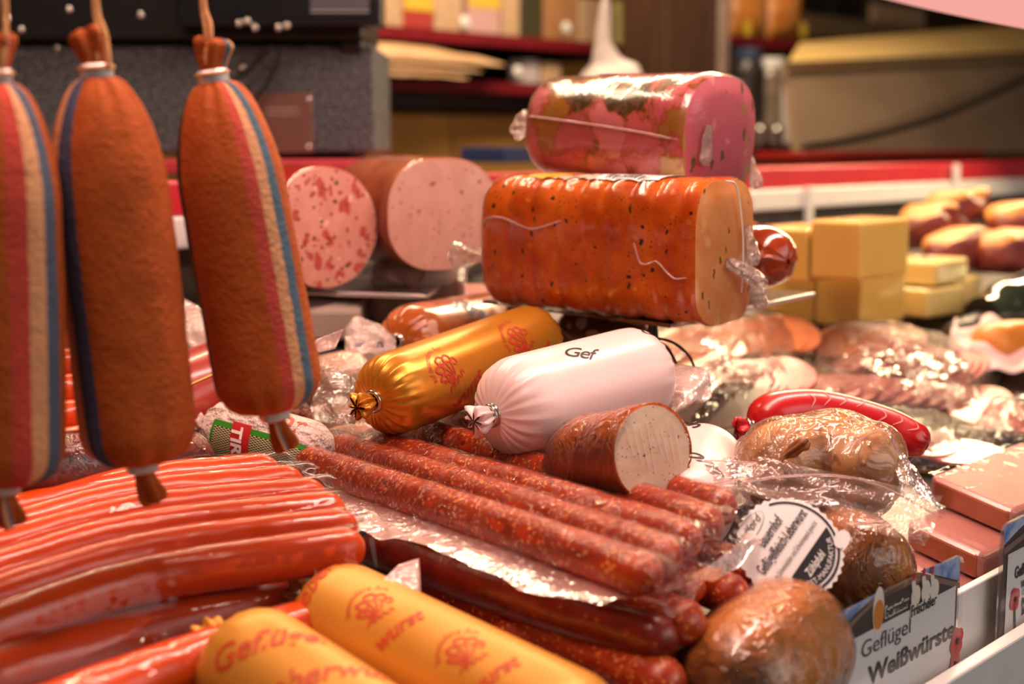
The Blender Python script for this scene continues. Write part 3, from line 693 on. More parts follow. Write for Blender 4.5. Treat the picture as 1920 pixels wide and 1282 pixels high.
# second pack lower
z2 = 1.052
HL2 = [[(-60, 1282), (270, 1190), (560, 1112)], [(-60, 1400), (270, 1275), (600, 1165)], [(-60, 1190), (250, 1120), (520, 1060)]]
HW2 = [[on_z(x, y, z2) for x, y in l] for l in HL2]
for k, l in enumerate(HW2):
    link('frankfurter', ['nearest visible frankfurter of the lower pack, behind the gold sausage tails', 'frankfurter at the bottom left corner under hazy film', 'frankfurter of the lower pack tucked beneath the upper pack'][k], l, .0143, M['frank'], k+9, 'frankfurters in the lower vacuum pack')
t = thing('vacuum_pack', 'lower clear vacuum pack of frankfurters at the bottom left', 'vacuum pack', on_z(270, 1190, 1.038))
cc = [on_z(-120, 1480, 1.040), on_z(660, 1215, 1.040), on_z(560, 1050, 1.050), on_z(-120, 1180, 1.050)]
drape('vacuum_film', cc, [(l, .0143) for l in HW2], M['vac'], t, 90, 50, it=6, wob=.004, wrk=.0004, seed=8, edge=.003)
# ---------------- dry sausages in vacuum film
M['dry'] = mk('dry_sausage', '9c2c0c', 'b43c12', nscale=50, layers=((170, .34, .14, 'd2743a', None, .45), (320, .38, .14, 'e08e4c', None, .5), (110, .24, .1, '6c1808', None, .6)), rough=.36, bump=.4, bscale=130, coat=.15, bdist=.0025)
zd = 1.092
DL = [[(556, 860), (900, 972), (1232, 1086)], [(628, 838), (950, 942), (1268, 1052)], [(700, 836), (990, 918), (1306, 1020)], [(772, 806), (1020, 884), (1346, 990)], [(838, 792), (1062, 862), (1372, 958)]]
DW = [[on_z(x, y, zd+.001*i) for x, y in l] for i, l in enumerate(DL)]
lab = ['nearest dry red sausage in the clear pack at the centre', 'second dry red sausage from the front of the clear pack', 'middle dry red sausage of the clear pack', 'fourth dry red sausage, partly under the white sausage', 'farthest dry red sausage of the clear pack, touching the cut liver sausage']
for k, l in enumerate(DW): link('dry_sausage', lab[k], l, .0113, M['dry'], k*3, 'dry sausages in the clear pack', amp=.0009, fr=60)
t = thing('vacuum_pack', 'clear creased vacuum pack holding five dry red sausages', 'vacuum pack', on_z(960, 960, 1.08))
cc = [on_z(1262, 1160, 1.080), on_z(1470, 925, 1.098), on_z(760, 760, 1.090), on_z(462, 892, 1.086)]
drape('vacuum_film', cc, [(l, .0113) for l in DW], M['vacdry'], t, 70, 130, it=4, wob=.006, wrk=.0010, seed=15, edge=.008)
def flap(name, px, zs, parent, mat='flap', amp=.0025, n=26, m=8, seed=0):
    """wavy film border between two pixel polylines"""
    a = [on_z(x, y, z) for (x, y), z in zip(px[0], zs[0])]; b = [on_z(x, y, z) for (x, y), z in zip(px[1], zs[1])]
    A_, B_ = catmull(a, n+1)[0], catmull(b, n+1)[0]
    def f(u, v):
        i = min(n, int(round(u*n))); p = V(A_[i]*(1-v)+B_[i]*v)
        return p+Z*amp*v*(NZ((p.x*60+seed, p.y*60, v*2))*1.6)
    return grid(name, f, n, m, M[mat], parent)
flap('film_border', ([(560, 890), (720, 948), (900, 1006), (1050, 1056), (1225, 1112)], [(505, 890), (655, 985), (810, 1028), (985, 1108), (1130, 1130)]), ([1.084]*5, [1.084, 1.081, 1.082, 1.076, 1.078]), t, seed=4)
flap('film_border', ([(1090, 1100), (1200, 1108), (1290, 1080), (1370, 1030), (1420, 975)], [(1030, 1108), (1160, 1122), (1300, 1096), (1400, 1050), (1478, 930)]), ([1.08, 1.082, 1.086, 1.088, 1.09], [1.074, 1.076, 1.078, 1.080, 1.098]), t, amp=.004, seed=9)
flap('film_border', ([(600, 850), (560, 868), (540, 885)], [(520, 842), (495, 868), (560, 915)]), ([1.09]*3, [1.094, 1.090, 1.083]), t, seed=12)
# ---------------- loose dark sausages under the pack
M['dark'] = mk('dark_dry_sausage', '6e1a0c', '86240f', nscale=50, layers=((150, .26, .12, 'a8502a', None, .6), (90, .25, .1, '521006', None, .6)), rough=.34, bump=.3, bscale=120, coat=.2)
LO = [([(690, 1020), (980, 1122), (1266, 1206)], 1.058, .0125, 'long dark sausage lying just under the clear pack'),
      ([(740, 1085), (1000, 1178), (1275, 1290)], 1.040, .0125, 'dark red sausage beside the gold sausage at the front'),
      ([(1020, 1080), (1180, 1130), (1312, 1178)], 1.063, .0122, 'blunt ended dark sausage below the front border of the pack'),
      ([(930, 1180), (1120, 1225), (1300, 1262)], 1.036, .0125, 'dark sausage end at the bottom, lowest of the loose ones'),
      ([(1200, 1060), (1300, 1090), (1396, 1122)], 1.062, .0115, 'small sausage end lying right of the blunt one'),
      ([(1260, 1030), (1360, 1055), (1438, 1080)], 1.066, .0110, 'sausage end next to the round white label'),
      ([(1130, 1060), (1230, 1085), (1318, 1106)], 1.070, .0100, 'sausage end squeezed up against the underside of the pack'),
      ([(700, 1150), (980, 1250), (1240, 1340)], 1.015, .0125, 'sausage at the very bottom edge, right of the front gold sausage'),
      ([(960, 1150), (1130, 1200), (1290, 1250)], 1.010, .012, 'sausage in the dark gap under the loose ones')]
for k, (l, z, r, lb) in enumerate(LO): link('dry_sausage', lb, [on_z(x, y, z) for x, y in l], r, M['dark'] if k in (0, 8) else M['dry'], k*5, 'loose dry sausages', amp=.0009, fr=50)
# small film corner by the front gold sausage
P = [at(690, 1110, .70), at(745, 1060, .72), at(785, 1050, .73), at(790, 1110, .71)]
put(grid('film_corner', lambda u, v: quad(P, u, v)+V((0, -1, 0))*.003*math.sin(3*u+2*v), 10, 8, M['flap'], None, .0003), 'clear film corner sticking up behind the front gold sausage', 'film')
# ---------------- liver sausages in bags, right front
M['liverskin'] = mk('pale_liver_skin', 'c07428', 'd08c40', nscale=16, layers=((60, .25, .12, '9a5820', None, .6), (120, .2, .1, 'dca45c', None, .6)), rough=.34, bump=.12, coat=.7, crough=.08)
def fat(lab, pts, R, seed, mat, p=2.2, filmm=None, name='liver_sausage', cat='sausage', xs=None):
    t = thing(name, lab, cat, sum(pts, V((0, 0, 0)))/len(pts)-Z*R); L = catmull(pts, 30)[1]
    tb = Tube(pts, lambda q, s: ends(q, L, R, .0003, R*1.0, R*1.0, p), tt=tt_ends(40, 10, min(.4, R/L)), seg=56, xs=xs, ripple=lambda q, a, T: .0014*NZ((math.cos(a)*1.5+seed, math.sin(a)*1.5, q*T.L*25)))
    tb.build('casing', mat, t)
    if filmm: shell(tb, 'film_wrap', filmm, t, .0008, .0016, 35, seed)
    return t, tb
fat('fat brown liver sausage in tight film, right front below the round label', [at(1345, 1345, .655), at(1425, 1250, .70), at(1508, 1180, .765)], .0365, 3, M['liverskin'], filmm=M['cling'])
fat('brown liver sausage in film, behind the round label by the pink loaf slabs', [at(1500, 1035, .86), at(1590, 1060, .82), at(1625, 1120, .78)], .034, 6, M['liverskin'], filmm=M['cling'])
fat('liver sausage mostly hidden under the bagged sausage', [at(1420, 1030, .84), at(1480, 1010, .90), at(1580, 985, .93)], .030, 9, M['liverskin'], filmm=M['cling'])
# round label
n = V((.05, -.80, .62)).normalized(); Pl = at(1482, 1026, .752)
lp = lambda x, y: on_plane(x, y, Pl, n)
ex = (lp(1518, 965)-lp(1455, 1055)).normalized(); ey = n.cross(ex)
def lo2(x, y): d = lp(x, y)-Pl; return d.dot(ex), d.dot(ey)
Rl = .0295
lf = lambda off: (lambda x, y: Pl+ex*x+ey*y+n*(off-(x*x+y*y)*2.2))
t = thing('round_label', 'round white scalloped label with black script on the liver sausage', 'label', Pl-ey*Rl)
N = 144; sc_pts = [(Rl*(1+.025*math.cos(36*b))*math.cos(b), Rl*(1+.025*math.cos(36*b))*math.sin(b)) for b in [2*PI*k/N for k in range(N)]]
def disc(name, prof, off, mat, rings=6):
    vs, fs, g = [], [], len(prof)
    for k in range(rings): vs += [lf(off)(x*(1-k/rings), y*(1-k/rings)) for x, y in prof]
    vs.append(lf(off)(0, 0))
    for k in range(rings-1): fs += [(k*g+j, k*g+(j+1) % g, (k+1)*g+(j+1) % g, (k+1)*g+j) for j in range(g)]
    fs += [((rings-1)*g+j, (rings-1)*g+(j+1) % g, len(vs)-1) for j in range(g)]
    return mo(name, vs, fs, mat, t, smooth=False)
disc('paper', sc_pts, .0006, M['paper'])
rr = Rl*.93
draw('black_rim', [([((rr*(1-.05*k))*math.cos(b), (rr*(1-.05*k))*math.sin(b)) for b in [-2.6+3.6*j/40 for j in range(41)] for k in (0, 1)], [(2*j, 2*j+1, 2*j+3, 2*j+2) for j in range(40)])], lf(.0010), M['ink_black'], t)
ch = -.32*Rl; rb = Rl*.84; a0 = math.asin(ch/rb)
arc = [(rb*math.cos(b), rb*math.sin(b)) for b in [-PI-a0+(2*a0+PI)*k/30 for k in range(31)]]
sg = [(x, y) for x, y in arc]
top = [(sg[0][0]+(sg[-1][0]-sg[0][0])*k/30, ch) for k in range(31)]
draw('black_segment', [(top+sg, [(k, k+1, 32+k, 31+k) for k in range(30)])], lf(.0010), M['ink_black'], t)
def ltext(s, x, y, size, mat, bold=0, width=None, shear=.25):
    v, f = text2d(s, size, shear=shear, bold=bold, align='CENTER'); w = max(a for a, b in v)-min(a for a, b in v)
    k = (width/w) if width else 1
    return mo('lettering', [lf(.0013)(x+a*k, y+b) for a, b in v], f, mat, t, smooth=False)
ltext('Bauernhof', .0005, .0112, .0085, M['ink_black'], .00012, .021)
ltext('Geflügelfleisch-Leberwurst', .000, .0028, .0085, M['ink_black'], .00012, .046)
ltext('mit Schweineleber und Schweinespeck gewürzt', 0, -.0045, .0045, M['ink_black'], 0, .043)
ltext('Zühlpfuhl', 0, -.0175, .0062, M['paper'], .0001, .017)
def arctext(s, r, c, size, mat, sgn=1):
    v, f = text2d(s, size, align='CENTER'); return mo('lettering', [lf(.0014)((r+b*sgn)*math.cos(c+a/r), (r+b*sgn)*math.sin(c+a/r)) for a, b in v], f, mat, t, smooth=False)
arctext('WURST-MANUFAKTUR', Rl*.80, -PI/2, .0042, M['paper'], -1)
draw('oval_emblem', [(ell(.022, -.020, .0062, .0042, 24), [list(range(24))])], lf(.0016), M['paper'], t)
ltext('B', .022, -.022, .006, M['ink_black'], .0002); bpy.context.view_layer.update()
v_, f_ = text2d('Bedford', .0065, shear=.3, align='CENTER')
mo('lettering', [lf(.0013)(-.006+a, .0215+b) for a, b in v_], f_, M['ink_black'], t, smooth=False)
draw('oval_outline', [ribbon2d([(-.006+.0145*math.cos(b), .0235+.0048*math.sin(b)) for b in [2*PI*k/16 for k in range(17)]], .0005)], lf(.0013), M['ink_black'], t)
# ---------------- bagged sausage on top
M['wurstbag'] = mk('pale_bratwurst', 'c88640', 'd49a58', nscale=22, layers=((70, .22, .1, '9a5a28', None, .6), (120, .2, .1, 'd0a468', None, .6)), rough=.4, bump=.12, coat=.3)
A, Bm, B = at(1398, 892, .835), at(1540, 866, .86), at(1690, 900, .83)
t, tb = fat('short pale sausage wrapped in a clear crinkled bag, on top of the right pile', [A, Bm, B], .0290, 12, M['wurstbag'], p=1.9)
crumple('skin_knot', at(1462, 862, .808), (.75, 0, .55), .004, .020, mk('brown_knot', '7a3c14', '8a4a1c', rough=.4), t, 5, .6)
sh_ = shell(tb, 'bag', M['bag'], t, .0015, .006, 40, 4)
M['bagflap'] = film('bag_flap', haze=.16, hazec='f4d4c8', rough=.1, bscale=40, bstr=.6, add=.03)
def bagflap(px, Ys, seed=0, amp=.004, mat='bagflap', parent=None, n=22, m=14):
    P = [at(x, y, Y) for (x, y), Y in zip(px, Ys)]
    return grid('bag_flap', lambda u, v: quad(P, u, v)+V((0, -1, .3))*amp*(NZ((u*3.5+seed, v*3.5, seed*.7))+.6*abs(NZ((u*7, v*7+seed, 1)))), n, m, M[mat], parent or t)
bagflap([(1395, 925), (1735, 1025), (1768, 930), (1420, 855)], [.80, .765, .80, .815], 3, .007)
bagflap([(1300, 912), (1480, 935), (1470, 880), (1335, 855)], [.81, .80, .815, .83], 5, .006)
bagflap([(1660, 800), (1745, 915), (1770, 965), (1690, 930)], [.85, .82, .80, .81], 8, .007)
bagflap([(1345, 870), (1440, 822), (1440, 880), (1400, 915)], [.85, .85, .82, .82], 11, .006)
for k, pp in enumerate(([(1390, 905), (1480, 892), (1580, 893), (1660, 915), (1755, 965)], [(1320, 863), (1380, 866), (1420, 868)], [(1600, 830), (1660, 805), (1680, 840), (1735, 930)], [(1300, 912), (1380, 900), (1450, 890)])):
    pipe('bag_crease', [at(x, y, .795+.004*k) for x, y in pp], .0006, M['flap'], t, seg=6)
# ---------------- white sausage with black script, red sausage
A, Bm, B = at(1338, 850, .915), at(1300, 900, .87), at(1282, 985, .80)
t = thing('white_sausage', 'white sausage with black script, tucked behind the cut liver sausage', 'sausage', B-Z*.028); L = catmull([A, Bm, B], 30)[1]
tb = Tube([A, Bm, B], lambda q, s: ends(q, L, .0285, .004, .03, .03, 2.2), tt=tt_ends(36, 10, .25), seg=56); tb.build('casing', white, t)
text_on('lettering', 'Schwun', surf(tb, .12, .25, .0285, 1, -.55), M['ink_black'], t, .020, shear=.4, bold=.0002)
text_on('lettering', 'hom', surf(tb, .62, .55, .0285, 1, 1.0), M['ink_black'], t, .022, shear=.4, bold=.0003)
M['redcase'] = casing_mat('red_casing', 'c41216', 'b80e14', .3, coat=.5)
A, B = at(1410, 800, .975), at(1738, 838, .96); m1 = at(1540, 772, .985)
t = thing('red_sausage', 'bright red closed sausage with wire clip behind the bagged one', 'sausage', m1-Z*.018)
L = catmull([A, m1, B], 30)[1]; ax = (m1-A).normalized()
tb = Tube([A, at(1455, 778, .98), m1, at(1660, 800, .975), B], lambda q, s: ends(q, L, .0175-.005*q, .003, .022, .012, 2.0), tt=tt_ends(44, 10, .15), seg=48, ripple=pleats(.0006, .006, 12, 4)); tb.build('casing', M['redcase'], t)
wire_clip(t, A-ax*.001, ax, .0058); frill('tail', A-ax*.002, -ax, .004, .0075, .010, M['redcase'], t, 4, 7)
for s0, s1 in ((.30, .52), (.70, .86)):
    parts = [ribbon2d([(x*.012, -.006), (x*.012+.006, 0), (x*.012+.003, .006)], .0012) for x in range(4)]
    draw('white_print', parts, surf(tb, s0, .9, .0165, 1, .2), plain('pink_ink', 'e88a86', .5), t)
# ---------------- hazy film pack between
P = [at(1238, 790, .95), at(1335, 745, .97), at(1330, 690, 1.0), at(1250, 680, 1.0)]
put(grid('film_bag', lambda u, v: quad(P, u, v)+V((0, -1, 0))*(.012*math.sin(PI*u)*math.sin(PI*v)+.004*NZ((u*4, v*4, 2))), 20, 20, M['filmhaze'], None, .0004), 'hazy folded film bag end right of the white sausage', 'bag')
pipe_t = thing('wire_loop', 'thin wire loop standing above the hazy film bag', 'wire', on_tray(1280, 720))
pipe('wire', [at(1225, 632, 1.06), at(1262, 642, 1.05), at(1290, 665, 1.04), at(1303, 690, 1.03)], .0011, M['darksteel'], pipe_t); pipe('wire', [at(1222, 640, 1.05), at(1250, 650, 1.045), at(1272, 690, 1.03)], .0011, M['darksteel'], pipe_t)
# ---------------- pink meatloaf slabs
M['slab'] = mk('pink_slab', 'c88a7e', 'be7e74', nscale=30, layers=((90, .16, .05, 'a85a52', (1, .3, 1), .7),), rough=.3, bump=.18, bscale=70, bms=(1, 6, 1), coat=.5)
M['slabedge'] = mk('slab_crust', 'a85a40', 'b86a4c', nscale=40, rough=.35, coat=.4)
for k, (px, py, off, wU, lb) in enumerate(((1744, 890, .044, .16, 'top pink meat loaf slab of the stack at the right edge'), (1700, 975, .024, .20, 'middle pink meat loaf slab under the top one'), (1668, 1040, .004, .22, 'lowest pink meat loaf slab, next to the price tag'))):
    O = on_tray(px, py, off+.02); vv_ = (O-R0).dot(W); ex_ = -(W+Z*TS).normalized(); ey_ = U.copy(); Ls = (vv_-.012)
    t = thing('meat_loaf_slab', lb, 'meat loaf', O-Z*.02, 'pink meat loaf slabs')
    obox('slab', O-Z*.0185, ex_*Ls, ey_*wU, Z*.0185, M['slab'], t, .004, 3)
    obox('crust_edge', O-Z*.0182-ey_*.0012+ex_*.004, ex_*(Ls-.008), ey_*.006, Z*.0165, M['slabedge'], t, .002, 2)
    grid('film_wrap', lambda u, v: O+ex_*((Ls+.002)*u-.001)+ey_*((wU+.004)*v-.002)+Z*(.0012+.0005*abs(NZ((u*9, v*6, k*3.)))), 24, 16, M['tightfilm'], t)
# ---------------- mould salami with label, netted sausage, red sausage behind
M['mould'] = mk('mould_white', 'd8c2ba', 'ccb2aa', nscale=50, rough=.75, bump=1., bscale=75, bdist=.012)
A, B = at(392, 800, .965), at(610, 862, .92); ax = (B-A).normalized()
t = thing('salami', 'white mould-ripened salami with green and red label', 'salami', (A+B)/2-Z*.024)
tb = closed(t, A, B, .0235, M['mould'], 3, 14, .0008, .012, 1.1, .8, neck=.004)
wire_clip(t, A-ax*.001, ax, .0052, M['alu']); band('metal_clip', A-ax*.004, ax, .005, .005, .001, M['alu'], t); frill('tail', A-ax*.005, -ax, .004, .006, .007, M['mould'], t, 2, 6)
sg_ = lambda s0, s1, a0, a1, off, nm, mat, sl=0, par=None: grid(nm, lambda u, v: tb.pt(s0+(s1-s0)*u+sl*v, a0+(a1-a0)*v, off), 18, 10, mat, par or t)
lbm = sg_(.20, .98, .95, 2.6, .0006, 'label_green', plain('label_green', '2f8a1c', .5))
net = NT('label_net'); w1 = net.node('ShaderNodeTexChecker', {'Vector': net.node('ShaderNodeUVMap').outputs[0], 'Scale': 40, 'Color1': C('141410'), 'Color2': C('c8c08c')}).outputs[0]; net.princ(w1, .6)
grid('label_net', lambda u, v: tb.pt(.225+.74*u, 1.12+1.4*v, .0010), 18, 10, net.m, t, uv=True)
sg_(.36, .52, .88, 2.4, .0014, 'label_red', plain('label_red', 'b81c1c', .5), .06)
text_on('lettering', 'TIROL', lambda x, y: tb.pt(.375+.06*x/.03+y/tb.L, 1.0+x/.0235, .0018), M['paper'], t, .012, shear=0, bold=.0004)
text_on('lettering', 'Or', surf(tb, .62, .85, .0235, 1, .2), M['ink_red'], t, .022, bold=.0002)
M['netted'] = mk('netted_brown', '5a2a18', '7a3c22', nscale=150, rough=.5, bump=1., bscale=160, bdist=.004)
fat('brown netted sausage end behind the white salami', [at(470, 785, 1.0), at(520, 785, .985), at(572, 796, .97)], .0185, 4, M['netted'], name='netted_sausage')
M['bigred'] = mk('big_red_skin', '962c24', 'a4382c', nscale=30, rough=.3, coat=.4, bump=.06)
t, tb = fat('thick dull red sausage with a yellow line behind the hanging sausages', [at(230, 800, .96), at(380, 730, 1.01), at(490, 690, 1.06)], .031, 8, M['bigred'], name='red_sausage')
pipe('yellow_line', [tb.pt(.15+.07*k, 1.0, .0004) for k in range(11)], .0007, plain('yellow_print', 'e0b848', .5), t, seg=6)
fat('dark glossy sausage in film below the hanging middle sausage', [at(20, 888, .80), at(200, 868, .85), at(385, 866, .92)], .020, 14, M['dark'], filmm=M['cling'], name='dark_sausage')
for k in range(5):
    link('frankfurter', 'frankfurter in the gap beside the left hanging sausage, row %s from top' % ['one', 'two', 'three', 'four', 'five'][k], [at(20, 640+50*k, .97-.02*k), at(130, 632+50*k, .98-.02*k), at(300, 615+50*k, 1.0-.02*k)], .0115, M['frank'], k+40, 'frankfurters behind the hanging sausages')
t = thing('vacuum_pack', 'clear vacuum film over frankfurters behind the hanging sausages', 'vacuum pack', at(150, 850, .97))
grid('vacuum_film', lambda u, v: at(20+300*u, 600+265*v-15*u, .955-.08*v+.02*u)+V((0, -1, .5))*.002*NZ((u*9, v*9, 3)), 26, 26, M['vac'], t)
P = [at(340, 640, 1.1), at(420, 690, 1.08), at(420, 600, 1.12), at(345, 560, 1.14)]
put(grid('film_pack', lambda u, v: quad(P, u, v)+V((0, -1, 0))*.004*NZ((u*3, v*3, 1)), 12, 12, M['filmhaze'], None, .0004), 'pinkish film pack glimpsed between the middle and right hanging sausages', 'pack')
P = [at(560, 668, 1.0), at(628, 654, .99), at(645, 616, 1.0), at(585, 640, 1.0)]
put(grid('film_corner', lambda u, v: quad(P, u, v)+V((0, -1, 0))*.002*math.sin(u*4+v*3), 12, 8, M['flap'], None, .0004), 'stiff film corner jutting out right of the hanging sausage', 'film')
# beige sausages in clear bag
M['beige'] = mk('beige_sausage', 'd2a890', 'caa088', nscale=30, layers=((90, .12, .05, '9a6048', None, .7),), rough=.4, coat=.4, bump=.08)
for k, (p0, p1, r, lb) in enumerate((((560, 745), (700, 705), .024, 'upper'), ((560, 822), (740, 790), .021, 'middle'), ((600, 850), (790, 835), .018, 'lowest'))):
    t, tb = fat(lb+' pale beige sausage in hazy film left of the gold sausage', [at(*p0, 1.07-.03*k), at((p0[0]+p1[0])/2, (p0[1]+p1[1])/2-4, 1.06-.03*k), at(*p1, 1.07-.03*k)], r, k+20, M['beige'], filmm=M['bag'], name='beige_sausage')
P = [at(575, 790, .99), at(665, 795, .98), at(700, 720, 1.0), at(600, 690, 1.02)]
put(grid('film_bag', lambda u, v: quad(P, u, v)+V((0, -1, 0))*.006*NZ((u*3, v*3, 5)), 20, 16, M['bag'], None, .0003), 'clear wrinkled film over the pale beige sausages', 'bag')
# diced aspic sausage with blue script
M['diced'] = mk('diced_aspic', 'a04a16', 'b8602a', nscale=30, layers=((52, .40, .03, 'd8a890', None, .35), (40, .3, .1, 'c87040', None, .5)), rough=.2, coat=.8, bump=.05)
A, B = at(745, 640, 1.13), at(935, 602, 1.28); ax = (B-A).normalized()
t = thing('aspic_sausage', 'orange diced aspic sausage with blue script under the riser shelf', 'aspic sausage', (A+B)/2-Z*.026)
tb = closed(t, A, B, .0285, M['diced'], 3, 12, .001, .012, 1., .8, neck=.004)
text_on('lettering', 'Jäger', surf(tb, .38, .55, .0285, 1, -.6), M['ink_blue'], t, .022, shear=.5, bold=.0002)
wire_clip(t, A-ax*.001, ax, .0055)
cf = crumple('bag_tail', A-ax*.003+V((0, 0, 0)), V((-1, -.2, .12)), .015, .040, M['filmhaze'], t, 6, .35)
lf2 = lambda x, y: at(655+x, 690-y, 1.085)
P = [at(652, 682, 1.08), at(735, 668, 1.10), at(740, 636, 1.10), at(655, 634, 1.08)]
grid('printed_tail', lambda u, v: quad(P, u, v)+V((0, -1, 0))*.003*math.sin(u*5+v*3), 16, 8, M['filmhaze'], t)
qf = lambda x, y: quad(P, x, y)+V((0, -1, 0))*(.003*math.sin(x*5+y*3)+.0006)
text_on('lettering', 'Jäg', lambda x, y: qf(.15+y*.9, .85-x*.5), M['ink_blue'], t, .32, shear=.4); text_on('lettering', 'wurst', lambda x, y: qf(.62+y*.9, .9-x*.4), M['ink_blue'], t, .36, shear=.4, bold=.01)
M['diced2'] = mk('dark_diced', '5a3418', '6e4220', nscale=30, layers=((50, .42, .03, 'b89c82', None, .3), (40, .3, .1, '8a5c30', None, .5)), rough=.2, coat=.8)
fat('dark diced sausage with pale cubes just under the orange loaf', [at(1040, 640, 1.19), at(1120, 632, 1.18), at(1215, 650, 1.16)], .0265, 3, M['diced2'], name='aspic_sausage')
# packs under the shelf
M['greypack'] = mk('grey_white_pack', 'b8a496', 'a89486', nscale=8, rough=.4); M['clearpack'] = film('clear_pack', haze=.35, hazec='d8b8a8', rough=.15, bscale=20)
put(obox('carton_pack', on_tray(560, 640, 0), V((.055, 0, 0)), V((0, .06, .015)), Z*.028, M['greypack'], None, .004), 'pale grey carton pack in shadow beneath the riser shelf', 'carton')
put(obox('clear_pack', on_tray(690, 610, 0), V((.09, 0, 0)), V((0, .06, .02)), Z*.040, M['clearpack'], None, .006), 'clear box pack beside the shelf post', 'pack')
put(obox('meat_pack', on_tray(850, 640, 0), V((.06, -.01, 0)), V((0, .07, .02)), Z*.030, mk('pink_meat_pack', 'c06a58', 'd08070', nscale=20, rough=.35, coat=.4), None, .008), 'pink meat pack in the shade between the two riser shelves', 'meat pack')
# ================================================================== PRICE TAGS
TV = -.010
def tagframe(px0, py0, px1, py1):
    a, b = on_v(px0, py0, TV), on_v(px1, py1, TV); return a, b
M['plastic'] = film('clear_tag_plastic', haze=.05, hazec='e8e0e0', rough=.1, bscale=5, bstr=.05, crease=False, add=.0, gain=.5)
M['card'] = plain('card_white', 'e8e6e6', .5); M['roof'] = mk('card_brown', '2a1c1a', '4a342c', nscale=60, rough=.5); M['skyc'] = mk('card_sky', '4a7ac0', 'c8d4ea', nscale=70, rough=.5)
M['beam'] = plain('card_beam', '8a6a5c', .5); M['yolk'] = plain('card_yolk', 'e08a1c', .5); M['eggw'] = plain('card_egg', 'f0e6da', .5); M['poppy'] = plain('card_poppy', 'c02a30', .5); M['leaf'] = plain('card_leaf', '1c5030', .5); M['grey_ink'] = plain('grey_ink', '4a4448', .5)
def tag(lab, left, right, zt, zb, full):
    """left/right: u range of the holder, zt top height"""
    O = uvz(left, TV, zt); w = right-left; h = zt-zb
    f = lambda off: (lambda a, b: uvz(left+a, TV-off, zb+b))
    t = thing('price_tag', lab, 'price tag', uvz((left+right)/2, TV, zb))
    def rr(x0, y0, x1, y1, r, n=6):
        out = []
        for cx, cy, s in ((x1-r, y1-r, 0), (x0+r, y1-r, 1), (x0+r, y0+r, 2), (x1-r, y0+r, 3)):
            out += [(cx+r*math.cos(PI/2*s+PI/2*k/n), cy+r*math.sin(PI/2*s+PI/2*k/n)) for k in range(n+1)]
        return out
    pr = rr(0, 0, w, h, .008); n = len(pr)
    vs = [f(.0020)(*p) for p in pr]+[f(-.0004)(*p) for p in pr]
    mo('holder', vs, [list(range(n)), list(range(2*n-1, n-1, -1))]+[[i, i+n, (i+1) % n+n, (i+1) % n] for i in range(n)], M['plastic'], t, smooth=False)
    return t, f, w, h
def tu(p): return (p-R0).dot(U)
a = on_v(1574, 1152, TV); b = on_v(1803, 1036, TV)
zt = max(a.z, b.z); t, f, w, h = tag('price tag in clear holder reading Geflügel Weißwürste', tu(a), tu(b), zt, zt-.125, 1)
q2 = lambda x, y: (tu(on_v(x, y, TV))-tu(a), on_v(x, y, TV).z-(zt-.125))
m_ = .005
poly2d('card', [(m_, m_), (w-m_, m_), (w-m_, h-m_), (m_, h-m_)], f(.0006), M['roof'], t)
pxpoly = lambda nm, pts, off, mat: poly2d(nm, [q2(x, y) for x, y in pts], f(off), mat, t)
pxpoly('sky', [(1576, 1146), (1655, 1103), (1600, 1150), (1576, 1178)], .0009, M['skyc']); pxpoly('sky', [(1722, 1070), (1797, 1041), (1797, 1088)], .0009, M['skyc'])
pxpoly('beam', [(1576, 1184), (1600, 1157), (1664, 1098), (1672, 1094), (1604, 1163), (1576, 1196)], .0010, M['beam']); pxpoly('beam', [(1700, 1078), (1722, 1072), (1797, 1092), (1797, 1102)], .0010, M['beam'])
x0, y0 = q2(1586, 1200); x1, y1 = q2(1789, 1099)
poly2d('white_panel', [(x0, m_), (x1, m_), (x1, (y0+y1)/2), (x0, (y0+y1)/2)], f(.0012), M['card'], t); ytop = (y0+y1)/2
LOFF = [.0016]
def ptext(s, pl, pr_, size, mat, bold=0, shear=0):
    a_, b_ = q2(*pl), q2(*pr_); y = (a_[1]+b_[1])/2; v, fa = text2d(s, size, bold=bold, shear=shear); wd_ = max(x for x, _ in v)-min(x for x, _ in v)
    k = (b_[0]-a_[0])/wd_; return mo('lettering', [f(LOFF[0])(a_[0]+x*k, y+yy) for x, yy in v], fa, mat, t, smooth=False)
def hpx(x, ya, yb): return abs(q2(x, ya)[1]-q2(x, yb)[1])
ptext('Geflügel', (1609, 1233), (1701, 1187), hpx(1615, 1200, 1232)*1.40, M['grey_ink'])
ptext('Weißwürste', (1623, 1281), (1786, 1192), hpx(1640, 1246, 1280)*1.40, M['ink_black'], .00045)
ptext('bermeier', (1655, 1155), (1701, 1133), hpx(1660, 1136, 1154)*1.40, M['eggw'], .0011); ptext('Frischeier', (1702, 1155), (1750, 1131), hpx(1710, 1132, 1153)*1.40, M['eggw'], .0011); LOFF[0] = .0019
ptext('bermeier', (1655, 1155), (1701, 1133), hpx(1660, 1136, 1154)*1.40, M['ink_black'], .0002)
ptext('Frischeier', (1702, 1155), (1750, 1131), hpx(1710, 1132, 1153)*1.40, M['ink_black'], .0002)
